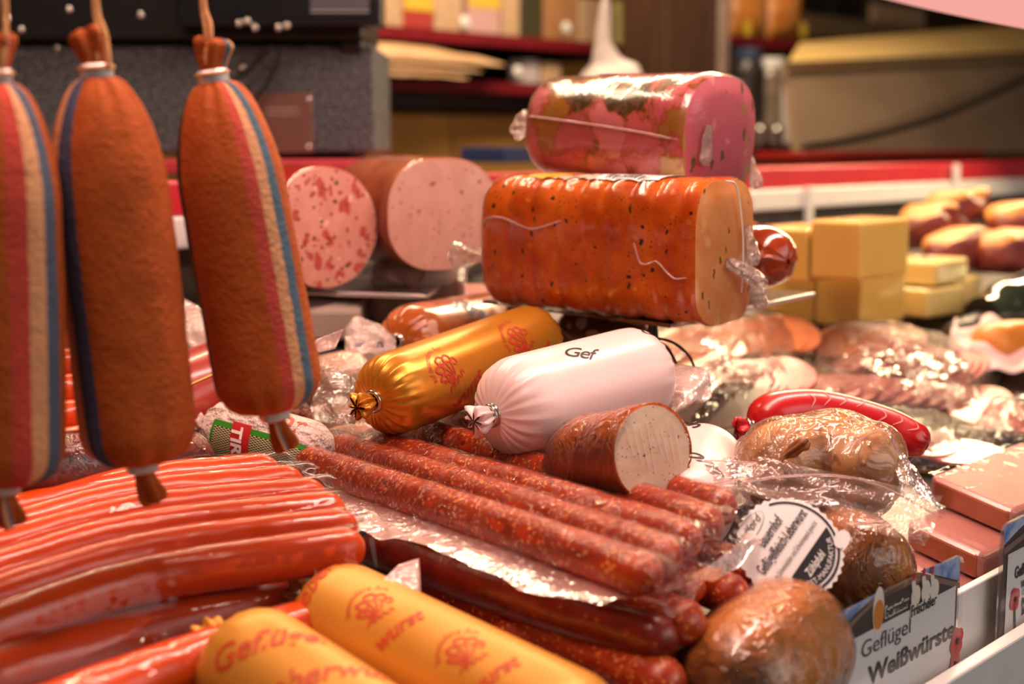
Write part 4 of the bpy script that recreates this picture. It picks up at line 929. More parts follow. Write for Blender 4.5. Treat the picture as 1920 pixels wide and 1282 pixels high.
# stub of the next printed line
a_, b_ = q2(1700, 1300), q2(1760, 1268)
cx, cy = q2(1643, 1143); poly2d('egg', ell(cx, cy, .0065, .0135), f(.0014), M['eggw'], t); cx, cy = q2(1643, 1151); poly2d('yolk', ell(cx, cy, .0058, .0085), f(.0016), M['yolk'], t)
for x, y in ((1712, 1116), (1731, 1107), (1747, 1104)):
    cx, cy = q2(x, y); poly2d('hen_body', ell(cx, cy, .0058, .0065), f(.0018), M['eggw'], t); poly2d('hen_neck', ell(cx-.003, cy+.006, .0024, .006, rot=.3), f(.0019), M['eggw'], t); poly2d('hen_comb', ell(cx-.004, cy+.0125, .002, .0026), f(.0020), M['poppy'], t)
for x, y, r in ((1789, 1200, .0085), (1785, 1243, .007)):
    cx, cy = q2(x, y)
    for k in range(4): poly2d('poppy_petal', ell(cx+r*.5*math.cos(k*1.57+.5), cy+r*.5*math.sin(k*1.57+.5), r*.62, r*.62), f(.0017+.0001*k), M['poppy'], t)
    poly2d('poppy_heart', ell(cx, cy, r*.25, r*.25), f(.0023), M['ink_black'], t); poly2d('poppy_stem', [(cx-.001, cy-r*.8), (cx+.002, cy-r*.8), (cx+.007, cy-r*2.8), (cx+.003, cy-r*2.8)], f(.0016), M['leaf'], t)
# second tag, cut by the frame
a2 = on_v(1877, 984, TV); zt2 = a2.z; wt = w
t, f, w, h = tag('price tag at the right picture edge, cut off by the frame', tu(a2), tu(a2)+wt, zt2, zt2-.125, 0)
q2 = lambda x, y: (tu(on_v(x, y, TV))-tu(a2), on_v(x, y, TV).z-(zt2-.125))
poly2d('card', [(m_, m_), (w-m_, m_), (w-m_, h-m_), (m_, h-m_)], f(.0006), M['roof'], t)
pxpoly('sky', [(1880, 990), (1960, 940), (1900, 1000), (1880, 1022)], .0009, M['skyc']); pxpoly('beam', [(1880, 1028), (1960, 965), (1960, 973), (1880, 1040)], .0010, M['beam'])
x0, y0 = q2(1887, 1039); poly2d('white_panel', [(x0, m_), (w-.010, m_), (w-.010, y0), (x0, y0)], f(.0012), M['card'], t)
def stext(s, pl, cap_, mat, bold=0):
    a_ = q2(*pl); v, fa = text2d(s, cap_*1.4, bold=bold); return mo('lettering', [f(.0016)(a_[0]+x*.8, a_[1]+y) for x, y in v], fa, mat, t, smooth=False)
hh = hpx(1900, 1062, 1083)
stext('Geflügel', (1898, 1084), hh, M['ink_black'], .0004); stext('Wiener', (1910, 1103), hh*.7, M['ink_black'], .0002); stext('100g', (1910, 1117), hh*.6, M['ink_black']); stext('Pute', (1911, 1135), hh*.7, M['ink_black'], .0004); stext('Schwein', (1911, 1152), hh*.7, M['ink_black'], .0004)
cx, cy = q2(1898, 1122); r = .0075
for k in range(4): poly2d('poppy_petal', ell(cx+r*.5*math.cos(k*1.57+.5), cy+r*.5*math.sin(k*1.57+.5), r*.62, r*.62), f(.0017+.0001*k), M['poppy'], t)
poly2d('poppy_heart', ell(cx, cy, r*.25, r*.25), f(.0023), M['ink_black'], t); poly2d('poppy_stem', [(cx-.001, cy-r*.8), (cx+.002, cy-r*.8), (cx+.006, cy-r*3.6), (cx+.002, cy-r*3.6)], f(.0016), M['leaf'], t)
# ================================================================== SLICED MEAT PACKS
M['shine'] = film('shiny_pack_film', haze=.015, hazec='f6dcc8', rough=.07, bscale=40, bstr=1.0, gain=1.0, add=.0, bdist=.009)
M['tray_dark'] = plain('dark_tray', '6a4a30', .35)
def sliceset(name, lab, grp, c0, c1, n, r, th, tilt, m, seed, off=.012, sp=0.):
    rs = random.Random(seed); a_, b_ = on_tray(*c0, off), on_tray(*c1, off); d = (b_-a_).normalized(); me = None
    for k in range(n):
        p = a_.lerp(b_, k/max(1, n-1))+V((rs.uniform(-1, 1), rs.uniform(-1, 1), 0))*sp; nn = (TN+d*-tilt).normalized(); e1 = (d-nn*d.dot(nn)).normalized(); e2 = nn.cross(e1)
        if me is None:
            g = 32; vs, fs = [], []
            for s in (0, 1):
                vs += [(e1*math.cos(2*PI*i/g)*r+e2*math.sin(2*PI*i/g)*r)*(1+.03*math.sin(3*2*PI*i/g))+nn*th*s for i in range(g)]
            fs = [list(range(g-1, -1, -1)), list(range(g, 2*g))]+[[i, (i+1) % g, (i+1) % g+g, i+g] for i in range(g)]
            o = mo(name, [v+p for v in vs], fs, m, None, smooth=False, loc=p); me = o
        else:
            o = me.copy(); col.objects.link(o); o.location = p; o.rotation_euler = (0, 0, rs.uniform(-.06, .06))
        od = ['first', 'second', 'third', 'fourth', 'fifth', 'sixth', 'seventh', 'eighth', 'ninth', 'tenth', 'eleventh', 'twelfth', 'thirteenth'][k]
        put(o, od+' from left, '+lab, 'meat slice', grp)
def packfilm(lab, px, off, dome, seed, mat='shine', tray_mat=None, nu=34, nv=26, rise=.0):
    P = [on_tray(x, y, off) for x, y in px]; c = sum(P, V((0, 0, 0)))/4; t = thing('meat_pack', lab, 'meat pack', c)
    grid('film', lambda u, v: quad(P, u, v)+Z*(dome*max(0, math.sin(PI*u)*math.sin(PI*v))**.55+.004*NZ((u*6+seed, v*6, seed))+.004*abs(NZ((u*13, v*11+seed, 2)))), nu, nv, M[mat], t)
    if tray_mat:
        Q = [on_tray(x, y, .003) for x, y in px]; Q = [c2+(p-c2)*.97 for c2 in [sum(Q, V((0, 0, 0)))/4] for p in Q]
        mo('tray', Q+[p-Z*.0025 for p in Q], [(0, 1, 2, 3), (7, 6, 5, 4), (0, 4, 5, 1), (1, 5, 6, 2), (2, 6, 7, 3), (3, 7, 4, 0)], tray_mat, t, smooth=False)
    return t
M['sl_pink'] = mk('pink_slice', 'e0a08c', 'd89080', nscale=60, layers=((90, .2, .08, 'c4645a', None, .6),), rough=.35, coat=.4)
M['sl_orange'] = mk('orange_slice', 'dc8a58', 'd07a4c', nscale=60, layers=((90, .22, .08, 'c05a3a', None, .6),), rough=.35, coat=.4)
M['sl_red'] = mk('red_slice', 'c8605a', 'd8807a', nscale=40, layers=((80, .25, .1, 'e0a8a0', None, .6),), rough=.35, coat=.4)
M['sl_flat'] = mk('ham_slice', 'd08078', 'c8706c', nscale=30, rough=.3, coat=.5)
sliceset('sausage_slice', 'pink sausage slice in the shiny pack before the cheese', 'slices in the shiny pack before the cheese', (1612, 668), (1792, 702), 13, .036, .0025, .75, M['sl_pink'], 3, .018)
sliceset('sausage_slice', 'pink slice in the front row of the shiny pack', 'front row of the shiny pack', (1560, 728), (1840, 752), 10, .030, .0025, .35, M['sl_pink'], 4, .010, .002)
packfilm('shiny film pack of overlapping pink slices in front of the cheese', [(1500, 748), (1840, 790), (1885, 690), (1545, 608)], .006, .045, 3, tray_mat=M['tray_dark'])
sliceset('sausage_slice', 'pale sausage slice at the far left end of the shiny pack', 'far slices of the shiny pack', (1580, 640), (1680, 648), 5, .034, .0025, .55, M['sl_orange'], 5, .02)
sliceset('ham_slice', 'orange ham slice in the film pack under the right riser shelf', 'orange ham slices under the riser shelf', (1290, 655), (1470, 625), 9, .040, .003, .25, M['sl_orange'], 7, .014, .008)
packfilm('glittering film pack of orange ham slices under the riser shelf', [(1225, 690), (1500, 700), (1530, 610), (1235, 615)], .006, .030, 9, tray_mat=M['tray_dark'])
sliceset('ham_slice', 'red ham slice in the film pack beside the hazy bag end', 'red ham slices beside the hazy bag', (1330, 722), (1470, 705), 8, .034, .003, .3, M['sl_red'], 11, .012, .006)
packfilm('film pack of red ham slices left of the shiny slice pack', [(1285, 765), (1490, 750), (1510, 685), (1300, 695)], .006, .026, 13)
sliceset('sausage_slice', 'beige sausage slice in the pack above the white script sausage', 'beige slices above the script sausage', (1330, 775), (1400, 760), 5, .028, .003, .3, M['beige'], 17, .02, .003)
packfilm('film pack of beige slices behind the white script sausage', [(1290, 815), (1430, 800), (1450, 742), (1310, 752)], .010, .024, 17)
sliceset('ham_slice', 'flat rosy ham slice in the long pack behind the red sausage', 'flat ham slices behind the red sausage', (1570, 790), (1830, 858), 11, .036, .003, .12, M['sl_flat'], 19, .012, .004)
packfilm('long film pack of flat rosy ham behind the red sausage', [(1530, 850), (1850, 905), (1895, 815), (1560, 745)], .004, .020, 21, tray_mat=plain('olive_tray', '6a5228', .4))
sliceset('ham_slice', 'rosy ham slice at the right edge beyond the loaf slabs', 'ham slices at the right edge', (1850, 780), (1960, 790), 6, .038, .003, .15, M['sl_flat'], 23, .014, .004)
packfilm('film pack of rosy ham at the right edge beyond the slabs', [(1810, 830), (2000, 860), (2010, 760), (1830, 750)], .004, .022, 25)
P = [on_tray(1700, 905, .01), on_tray(1900, 880, .01), on_tray(1890, 780, .02), on_tray(1760, 800, .02)]
# white crumpled paper and dark jar on the right
P = [on_tray(1770, 705, .01), on_tray(1960, 720, .01), on_tray(1960, 625, .03), on_tray(1790, 615, .03)]
put(grid('wrapping_paper', lambda u, v: quad(P, u, v)+Z*(.012*NZ((u*4, v*4, 1))+.012), 24, 20, mk('rosy_paper', 'e6c4be', 'dcb4ae', rough=.7), None, .0006), 'crumpled rosy wrapping paper right of the shiny slice pack', 'paper')
M['glassdark'] = mk('dark_green_glass', '20281c', '343c2a', nscale=14, rough=.12, coat=.8)
A, B = on_tray(1840, 590, .04), on_tray(1985, 545, .05)
t = thing('jar', 'dark green jar lying on its side at the right edge', 'jar', (A+B)/2-Z*.03); tb = Tube([A, A.lerp(B, .5), B], lambda q, s: .021 if q < .14 else .021+.011*min(1, (q-.14)*9), tt=30, seg=36); tb.build('glass', M['glassdark'], t); cap('lid', tb.ring(0), M['black'], t, .002, (A-B).normalized())
band('label', A.lerp(B, .62), (B-A), .0325, .05, .0004, M['paper'], t)
fat('black truffle-like sausage end in front of the green jar', [on_tray(1790, 640, .02), on_tray(1830, 622, .022), on_tray(1870, 605, .026)], .022, 3, mk('black_sausage', '1c120e', '2c1a14', nscale=50, rough=.4, bump=.6, bscale=80), name='black_sausage')
fat('orange smoked piece at the right edge under the green jar', [on_tray(1840, 650, .03), on_tray(1900, 640, .032), on_tray(1980, 640, .034)], .024, 5, mk('smoked_orange', 'c87828', 'd88c3c', nscale=20, rough=.4), name='smoked_piece', cat='smoked meat')
# ================================================================== CHEESE
M['cheese'] = mk('yellow_cheese', 'f4cc6c', 'f0c460', nscale=10, rough=.4, coat=.25, sss=.08); M['cheese2'] = mk('pale_cheese', 'f6e094', 'f2d888', nscale=10, rough=.4, coat=.25, sss=.08)
def cheese(lab, px, py, lU, lW, hgt, z0=None, m='cheese', rot=0, label_=False):
    O = on_tray(px, py, 0) if z0 is None else on_z(px, py, z0)
    c, s = math.cos(rot), math.sin(rot); eu = U*c+W*s; ew = W*c-U*s
    if z0 is None: O.z = max(O.z, tray_z(O+ew*lW))
    t = thing('cheese_block', lab, 'cheese', O+eu*lU/2+ew*lW/2, 'cheese blocks')
    obox('block', O, eu*lU, ew*lW, Z*hgt, M[m], t, .004, 3)
    obox('film_wrap', O-(eu+ew)*.0008, eu*(lU+.0016), ew*(lW+.0016), Z*(hgt+.0008), M['tightfilm'], t, .004, 3)
    if label_:
        c2 = O+eu*lU*.55+ew*lW*.5+Z*(hgt+.0014); vs = [c2+eu*.016*math.cos(b)+ew*.011*math.sin(b) for b in [2*PI*k/20 for k in range(20)]]
        mo('sticker', vs, [list(range(20))], M['paper'], t, smooth=False); mo('sticker_print', [c2+Z*.0006+eu*.009*math.cos(b)+ew*.006*math.sin(b) for b in [2*PI*k/16 for k in range(16)]], [list(range(16))], plain('sticker_green', '7a8a3c', .5), t, smooth=False)
    return O.z+hgt
zc = cheese('lower tall yellow cheese block at the stack corner', 1612, 640, .105, .058, .066)
O = on_tray(1612, 640, 0); b0 = O+W*.060
zt_ = cheese('upper tall yellow cheese block on the stack corner', 1612, 527, .105, .058, .060, zc+.0005)
def px_of(p):
    d = p-C0; c, s = math.cos(PITCH), math.sin(PITCH); yf = d.y*c-d.z*s; zu = d.y*s+d.z*c; return 960+F*d.x/yf, 641-F*zu/yf
x, y = px_of(V((b0.x, b0.y, zc-.066))); cheese('lower yellow cheese block left of the stack corner', x, y, .10, .075, .060, zc-.066)
O2 = on_z(1612, 527, zc)+W*.0615; x, y = px_of(V((O2.x, O2.y, zc-.006))); cheese('upper yellow cheese block half hidden behind the smoked sausage', x, y, .10, .07, .056, zc-.0055)
zf = cheese('pale flat cheese piece under the stickered slab', 1788, 598, .10, .05, .036, None, 'cheese2', .1)
cheese('pale flat cheese slab with a round sticker lying on top', 1756, 536, .095, .075, .028, zf+.001, 'cheese2', .05, True)
cheese('flat cheese piece with sticker nearest the shiny slice pack', 1738, 622, .075, .065, .034, None, 'cheese2', -.15, True)
# smoked meats at the back right
M['rind'] = mk('golden_rind', 'd28a3a', 'c47a2c', nscale=20, rough=.45, bump=.2); M['smeat'] = mk('dark_smoked_meat', '6a2620', '7e342c', nscale=25, rough=.5, bump=.3)
for k, (px, py, Y, rx, lb) in enumerate(((1745, 425, 1.95, .058, 'smoked meat piece with golden rind left in the rear pile'), (1792, 395, 2.02, .066, 'smoked meat piece on top of the rear pile'), (1915, 420, 1.98, .07, 'smoked meat piece at the right end of the rear pile'), (1800, 470, 1.90, .075, 'smoked meat piece low in the rear pile behind the cheese'), (1890, 475, 1.88, .06, 'lower smoked meat piece above the green jar'))):
    c = at(px, py, Y); t = thing('smoked_meat', lb, 'smoked meat', c-Z*.03, 'smoked meat pieces')
    pts = [c-U*rx, c, c+U*rx]; L = 2*rx
    tb = Tube(pts, lambda q, s: .036*max(.0004, 1-abs(2*q-1)**3.0)**.5, tt=26, seg=36, xs=sup(3.0, 1.05, .8), ripple=lambda q, a, T: .011*min(1, 6*min(q, 1-q))*NZ((math.cos(a)*1.2+k, math.sin(a)*1.2, q*3))); tb.build('meat', M['smeat'], t)
    grid('rind', lambda u, v: tb.pt(.03+.94*u, -1.4+(2.1+.5*NZ((u*4, k, 0)))*v, .0015), 22, 14, M['rind'], t)
    put(pipe('string', [c+Z*.036, c+Z*.04, c+Z*.044], .001, M['string'], t, seg=5)) if False else None
# ================================================================== SCALE
M['granite'] = mk('speckled_grey_paint', '303236', '66686c', nscale=240, rough=.5, lo=.45, hi=.57)
t = thing('scale', 'black shop scale with speckled grey housing and steel plate', 'scale', uvz(0, 0, 0))
SY = 1.72
zb = at(600, 290, SY).z
ledgez = 1.25
def ybox(name, x0, y0, x1, y1, Y, depth, mat, parent, bev=.002):
    a_ = at(x0, y1, Y); b_ = at(x1, y0, Y); ex_ = V((b_.x-a_.x, 0, 0)); return obox(name, a_, ex_, V((0, depth, 0)), Z*(b_.z-a_.z), mat, parent, bev)
t.location = at(350, 292, SY+.1)
ybox('housing', -80, 84, 701, 286, SY, .22, M['granite'], t, .004)
ybox('foot', 440, 284, 660, 296, SY+.02, .16, M['black'], t)
obox('head', at(-80, 74, SY-.02), V((.01+(at(655, 74, SY).x-at(-80, 74, SY).x), 0, 0)), V((0, .2, 0)), Z*.16, M['black'], t, .004)
a_ = at(330, 48, SY-.06); b_ = at(716, 48, SY-.06)
obox('display_unit', a_, V((b_.x-a_.x, 0, 0)), V((0, .05, 0)), Z*.12, mk('black_screen', '101012', '16161a', rough=.25), t, .003)
for k, yy in enumerate((3, 14, 22)): ybox('screen_text', 582, yy-2, 692, yy+2, SY-.0615, .001, plain('screen_grey', '8a8a90', .5), t, 0)
ybox('stem', 648, 50, 660, 96, SY-.01, .02, M['darksteel'], t); ybox('knob', 636, 72, 680, 96, SY-.012, .04, M['black'], t, .004)
for x, y in ((448, 44), (464, 40), (478, 52), (522, 52), (538, 48), (130, 18), (264, 28), (14, 35), (106, 90), (40, 56), (454, 126)):
    c = at(x, y, SY-.075 if y < 60 else SY-.004); ring('screw', c, (0, 1, 0), .002, .002, M['chrome'], t)
pl = ybox('nameplate', 455, 174, 585, 287, SY-.004, .003, mk('nameplate_steel', '9c7468', '8a6458', nscale=12, rough=.35, metal=.6), t, .001)
for y in (186, 276): ring('rivet', at(578, y, SY-.006), (0, 1, 0), .0022, .002, M['chrome'], t)
for y in (204, 214): ybox('nameplate_text', 500, y-2, 560, y+1, SY-.0056, .0006, plain('engraved', 'b49488', .5), t, 0)
for pp in ([(510, 86), (470, 130), (440, 150), (425, 175)], [(524, 86), (520, 120), (495, 165), (470, 195)]):
    pipe('cable', [at(x, y, SY-.03) for x, y in pp], .0028, M['blackgloss'], t)
put(ybox('cutting_board', 300, 299, 738, 326, SY-.06, .34, mk('pink_red_board', 'c8404a', 'bc3642', rough=.4), None, .003), 'pinkish red cutting board under the shop scale', 'cutting board')
# ================================================================== BACK SHELVES
SV = 1.70
t = thing('wall_shelf', 'red edged double wall shelf on the back wall', 'shelf', on_v(960, 160, SV))
ztop = on_v(700, 46, SV).z; zlow = on_v(700, 143, SV).z
u0, u1 = tu(on_v(560, 100, SV)), tu(on_v(1262, 100, SV))
for z_ in (ztop, zlow):
    obox('shelf_board', uvz(u0, SV, z_-.022), U*(u1-u0), W*.40, Z*.018, mk('shelf_wood', '3a2418', '4a2e20', rough=.6), t)
    obox('shelf_edge', uvz(u0, SV-.006, z_-.024), U*(u1-u0), W*.006, Z*.024, M['darkred'], t)
obox('back_panel', uvz(u0, SV+.40, zlow-.05), U*(u1-u0), W*.01, Z*.9, mk('shelf_back', '2a1a12', '1e120c', rough=.7), t)
obox('under_rail', uvz(u0, SV+.02, zlow-.058), U*(u1-u0), W*.02, Z*.034, M['darksteel'], t)
for px, py in ((871, 42), (1062, 53), (1230, 65), (971, 135)):
    c = on_v(px, py, SV-.012); ring('white_knob', c, W, .006, .0075, M['white'], t)
def good(name, lab, cat, x0, y0, x1, y1, mat, dep=.08, v=None, extra=None):
    a_ = on_v(x0, y1, v or SV+.02); b_ = on_v(x1, y0, v or SV+.02); zz_ = ztop+.0005 if y1 < 90 else zlow+.0005
    tt_ = thing(name, lab, cat, V((a_.x, a_.y, zz_)))
    obox('box_body', V((a_.x, a_.y, zz_)), U*(tu(b_)-tu(a_)), W*dep, Z*(b_.z-zz_), mat, tt_, .003)
    if extra: 
        fz, m2 = extra; obox('printed_band', V((a_.x, a_.y, zz_+(b_.z-zz_)*fz))-W*.001, U*(tu(b_)-tu(a_)), W*.001, Z*(b_.z-zz_)*(1-fz), m2, tt_)
    return tt_
Y_ = plain('box_yellow', 'd8b23c', .5); Rr = plain('box_red', 'a83a30', .5); Bg = mk('box_beige', 'c8a684', 'b89470', nscale=30, rough=.6); Cb = mk('cardboard', 'a8784c', '9c6c42', nscale=20, rough=.7); Pk = plain('box_pink', 'c89c98', .5); Gn = plain('box_dark', '3c3a24', .5)
good('spice_box', 'cream box at the left end of the upper wall shelf', 'box', 712, -20, 755, 44, Bg)
good('spice_box', 'red box with yellow top on the upper wall shelf', 'box', 757, -20, 812, 46, Rr, extra=(.45, Y_))
good('spice_box', 'beige box beside the red and yellow one', 'box', 816, -15, 866, 48, Bg)
good('spice_box', 'pink card box with yellow top hanging at the upper shelf edge', 'box', 878, -20, 938, 52, Pk, extra=(.55, Y_))
good('spice_box', 'pale narrow box next to the pink card box', 'box', 944, -10, 975, 60, Bg); good('spice_box', 'dark narrow box in the middle of the upper shelf', 'box', 978, -10, 1016, 62, Gn)
good('carton', 'brown cardboard carton on the upper shelf', 'carton', 1022, -20, 1084, 64, Cb); good('carton', 'cream carton with stripes right of the brown carton', 'carton', 1088, 4, 1152, 70, Bg)
good('carton', 'pale yellow card at the right end of the upper shelf', 'carton', 1162, 10, 1224, 76, plain('card_pale_yellow', 'd8cc84', .5))
# paper bags on the lower shelf
M['parch'] = mk('parchment', 'd4ac80', 'c89c70', nscale=14, rough=.7, bump=.4, bscale=20)
for k, (x0, x1, y1, y0, lb) in enumerate(((690, 880, 146, 112, 'lowest parchment paper bag on the lower shelf'), (680, 905, 118, 84, 'middle parchment paper bag of the pile'), (700, 950, 100, 58, 'topmost parchment paper bag sloping to the right'))):
    a_, b_ = on_v(x0, 140, SV-.05), on_v(x1, 140, SV-.05); wl = tu(b_)-tu(a_); hb = .040; zz_ = zlow+.001+k*.015
    put(grid('paper_bag', lambda u, v: V((a_.x, a_.y, zz_))+U*wl*u+W*(.22*v)+Z*(hb*max(0, math.sin(PI*v))**.4*(1-.75*u**3)*min(1, u*6+.3)+.003*NZ((u*5, v*5, k))), 24, 14, M['parch'], None, .001), lb, 'paper bag', 'parchment bags')
M['poly'] = mk('white_plastic_bag', 'c2b4b0', 'b6a8a6', nscale=12, rough=.45, bump=.3, bscale=18)
c = on_v(1142, 250, 1.06); c.z = 1.25
t = thing('plastic_bag', 'white knotted plastic bag standing behind the aspic roll', 'bag', c)
tb = Tube([c, c+Z*.13, c+Z*.17-U*.008, c+Z*.21-U*.018, c+Z*.285-U*.012], lambda q, s: float(np.interp(q, [0, .04, .45, .56, .62, .72, .9, 1], [.04, .062, .066, .052, .026, .013, .010, .003])), tt=50, seg=44, ref=tuple(U), ripple=lambda q, a, T: (.012*NZ((math.cos(a)*1.8, math.sin(a)*1.8, q*4)))*(1 if q < .55 else .25), xs=sup(2, .8, 1.1)); tb.build('bag_body', M['poly'], t)
for k, (x0, x1) in enumerate(((985, 1012), (1018, 1052))):
    good('paper_roll', ['small white crumpled packet on the lower shelf', 'small cream packet next to the white plastic bag'][k], 'packet', x0, 112+6*k, x1, 152, M['poly'] if k == 0 else Bg, .05)
# lower cabinet fronts and things under the shelf
put(vbox('blue_box', 945, 276, 1002, 306, 1.22, .10, plain('blue_plastic', '1c3460', .4)), 'dark blue box on the rear worktop', 'box')
for x0, x1 in ((640, 850), (850, 1110)):
    put(obox('cabinet_door', uvz(tu(on_v(x0, 200, 1.76)), 1.76, .6), U*(tu(on_v(x1, 200, 1.76))-tu(on_v(x0, 200, 1.76))-.006), W*.03, Z*(zlow-.065-.6), mk('mustard_door', 'b08440', '94682c', nscale=3, rough=.45), None, .004), ('left' if x0 == 640 else 'right')+' mustard wooden cabinet door under the wall shelf', 'cabinet door')
# post
t = thing('wooden_post', 'dark brown wooden post behind the aspic roll', 'post', on_v(1300, 300, 1.45)); a_, b_ = tu(on_v(1250, 100, 1.45)), tu(on_v(1346, 100, 1.45))
obox('post_body', uvz(a_, 1.45, 0), U*(b_-a_), W*.12, Z*2.6, mk('dark_wood', '3c2418', '553622', nscale=18, rough=.55, nms=(6, 6, .4)), t, .004)
obox('post_trim', uvz(b_, 1.44, 0), U*.03, W*.02, Z*2.6, mk('pale_trim', '9a8478', '8a7468', rough=.5), t, .002)
# hanging snack packs, spice jars and bottle right of the post
M['snack'] = mk('snack_bag', 'c0681c', 'd89a4c', nscale=45, rough=.3, coat=.5, lo=.4, hi=.6)
t = thing('snack_rack', 'short dark red rack shelf right of the post', 'shelf', on_v(1430, 78, 1.5)); vbox('rack_board', 1366, 72, 1500, 84, 1.5, .12, M['darkred'], t); vbox('rack_board', 1366, 276, 1500, 288, 1.42, .2, M['darksteel'], t)
for k, (x0, x1) in enumerate(((1367, 1432), (1436, 1500))):
    tt_ = thing('snack_bag', ['orange snack bag next to the wooden post', 'orange snack bag with yellow corner right of the other'][k], 'snack bag', on_v(x0, 72, 1.5))
    a_, b_ = on_v(x0, 71, 1.51), on_v(x1, -60, 1.51); wl, hl = tu(b_)-tu(a_), b_.z-a_.z
    grid('bag', lambda u, v: a_+U*wl*u+Z*hl*v-W*(.03*(math.sin(PI*u)*math.sin(PI*v))**.5-.003*NZ((u*6, v*6, k))), 16, 16, M['snack'], tt_); grid('bag_back', lambda u, v: a_+U*wl*u+Z*hl*v+W*.02*(math.sin(PI*u)*math.sin(PI*v))**.5, 8, 8, M['snack'], tt_)
    grid('yellow_corner', lambda u, v: a_+U*wl*(.05+.22*u+(.6 if k else 0))+Z*hl*(.03+.2*v)-W*.035, 3, 3, Y_, tt_)
def lathe(name, lab, cat, px, py, v, prof, mats, sc_=1.):
    c = on_v(px, py, v); tt_ = thing(name, lab, cat, c)
    for nm, pr, m in prof:
        tb_ = Tube([c+Z*(pr[0][1]*sc_), c+Z*((pr[0][1]+pr[-1][1])/2*sc_), c+Z*(pr[-1][1]*sc_)], lambda q, s: float(np.interp(pr[0][1]+q*(pr[-1][1]-pr[0][1]), [p[1] for p in pr], [p[0] for p in pr]))*sc_, tt=26, seg=28, ref=(1, 0, 0)); tb_.build(nm, m, tt_)
    return tt_
jar = lambda bm, lm, h=.10, r=.032: [('body', [(.001, 0), (r, .001), (r, h*.8), (r*.75, h*.88), (r*.75, h*.9)], bm), ('lid', [(r*.8, h*.88), (r*.82, h*.9), (r*.82, h), (.001, h+.001)], lm)]
gl = mk('jar_grey', '8a7a6c', '5c4e44', nscale=20, rough=.2); rl = plain('jar_red', '9a2a26', .4)
lathe('spice_jar', 'grey spice jar with white lid right of the post', 'jar', 1440, 276, 1.40, jar(gl, M['white'], .20, .045), None)
lathe('spice_jar', 'pale jar with red mark below the snack bags', 'jar', 1476, 276, 1.36, jar(M['poly'], rl, .17, .032), None)
lathe('spice_jar', 'dark jar right next to the wooden post', 'jar', 1398, 276, 1.42, jar(plain('jar_dark', '2c2622', .3), plain('jar_blue', '2a3850', .3), .22, .04), None)
for k, px in enumerate((1425, 1456)):
    c = on_v(px, 276, 1.31); lathe('salt_shaker', ['left small steel shaker in front of the jars', 'right small steel shaker in front of the jars'][k], 'shaker', px, 276, 1.31, jar(M['chrome'], M['chrome'], .05, .014), None)
c = on_v(1520, 195, 1.38)
t = thing('brass_disc', 'round brass disc leaning beside the jars', 'disc', c-Z*.09); pts = [c+(-W*.94+U*.34).normalized().orthogonal()*0+U*.030*math.cos(b)+Z*.065*math.sin(b) for b in [2*PI*k/28 for k in range(28)]]
mo('disc', pts+[p+W*.012 for p in pts], [list(range(28)), list(range(55, 27, -1))]+[[i, i+28, (i+1) % 28+28, (i+1) % 28] for i in range(28)], mk('brass', 'a8782c', 'c09040', rough=.3, metal=.7), t)
pipe('disc_stand', [c-Z*.06, c-Z*.09], .006, M['darksteel'], t)
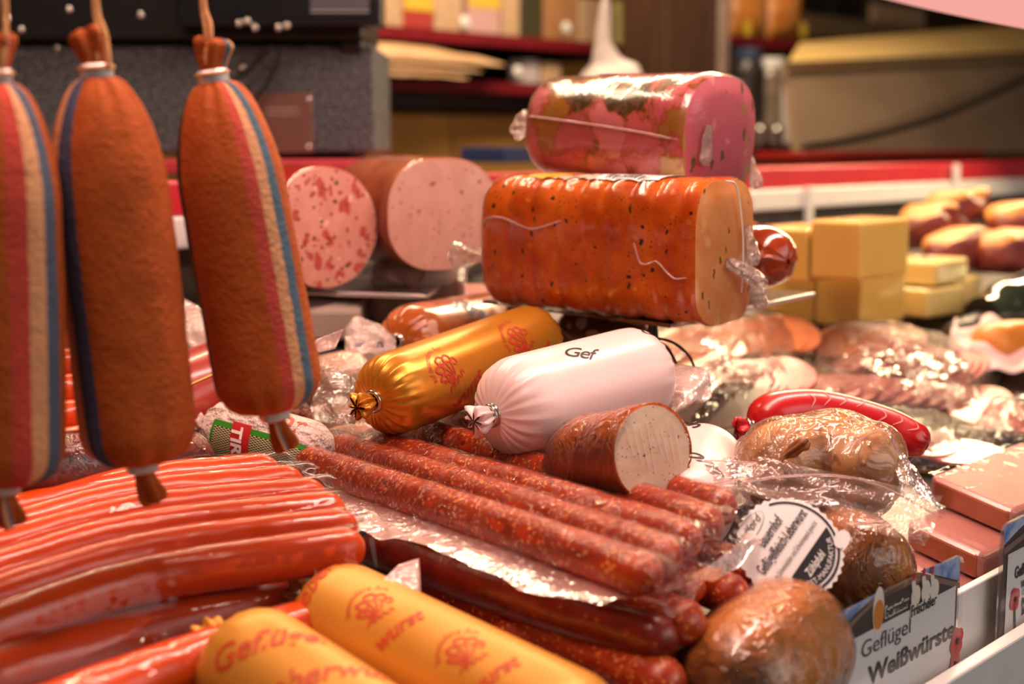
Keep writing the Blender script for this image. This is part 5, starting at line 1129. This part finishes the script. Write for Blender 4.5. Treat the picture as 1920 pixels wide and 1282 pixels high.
# slanted hood; the lamp light on its top strip is put into the yellow colour
t = thing('slanted_hood', 'slanted grey-brown hood panel with lamp-lit yellow top strip', 'hood', on_v(1700, 285, 1.25))
hm = mk('hood_panel', '8a745e', '7c6650', nscale=5, rough=.4); ym = mk('hood_strip', 'f0cc84', 'e8c078', nscale=5, rough=.35)
def slab_px(nm, px, vs_, mat, th=.02):
    P = [on_v(x, y, v) for (x, y), v in zip(px, vs_)]; n_ = (P[1]-P[0]).cross(P[3]-P[0]).normalized(); 
    if n_.y < 0: n_ = -n_
    return mo(nm, P+[p+n_*th for p in P], [(0, 1, 2, 3), (7, 6, 5, 4), (0, 4, 5, 1), (1, 5, 6, 2), (2, 6, 7, 3), (3, 7, 4, 0)], mat, t, smooth=False)
slab_px('top_strip', [(1478, 116), (2010, 92), (2020, 36), (1500, 80)], (1.22, 1.22, 1.40, 1.40), ym)
slab_px('panel', [(1500, 285), (2010, 285), (2010, 96), (1478, 120)], (1.10, 1.10, 1.24, 1.24), hm)
slab_px('panel_lip', [(1470, 124), (2010, 100), (2010, 92), (1478, 116)], (1.215, 1.215, 1.215, 1.215), mk('hood_lip', '6a5444', '5c4838', rough=.4), .01)
put(pipe('cable', [on_v(1500, 277, 1.06), on_v(1600, 262, 1.06), on_v(1700, 237, 1.06), on_v(1800, 203, 1.06), on_v(1960, 130, 1.06)], .007, M['blackgloss'], None, seg=12), 'thick black cable drooping in front of the slanted hood', 'cable')
put(vbox('red_tray', 1505, 283, 1850, 300, .93, .10, mk('deep_red', '8a0c10', '7a080c', rough=.3), None, .004), 'deep red shallow tray on the rear worktop', 'tray')
# things above the hood
t = thing('wall_board', 'olive ledge with dark clutter above the slanted hood', 'shelf', on_v(1600, 60, 1.75)); vbox('ledge', 1480, 40, 1760, 62, 1.8, .2, mk('olive_ledge', '8a7450', '7a6440', rough=.5), t); vbox('ledge_back', 1480, -80, 2050, 120, 2.05, .03, mk('olive_panel', '4a3c1c', '3c3016', rough=.5), t)
put(vbox('dark_case', 1560, 0, 1640, 40, 1.82, .12, M['black'], None), 'black case on the olive ledge above the hood', 'case')
put(vbox('pale_carton', 1640, 12, 1735, 40, 1.80, .10, Bg, None), 'pale carton beside the black case on the ledge', 'carton')
# lamp housing top right, glowing pink
em = NT('lamp_glow'); e_ = em.node('ShaderNodeEmission', {'Color': (1, .42, .36, 1), 'Strength': .85}); em.L(e_.outputs[0], em.out.inputs[0])
t = thing('case_lamp_tube', 'pink glowing lamp tube in the top right corner', 'lamp', at(1850, -10, 1.3))
pipe('tube', [at(1560, -62, 1.50), at(1780, -14, 1.30), at(2050, 30, 1.1), at(2400, 75, .92)], .018, em.m, t, seg=20)
pipe('tube_mount', [at(1780, -40, 1.30), V((at(1780, -40, 1.3).x, at(1780, -40, 1.3).y, 2.6))], .006, M['darksteel'], t)
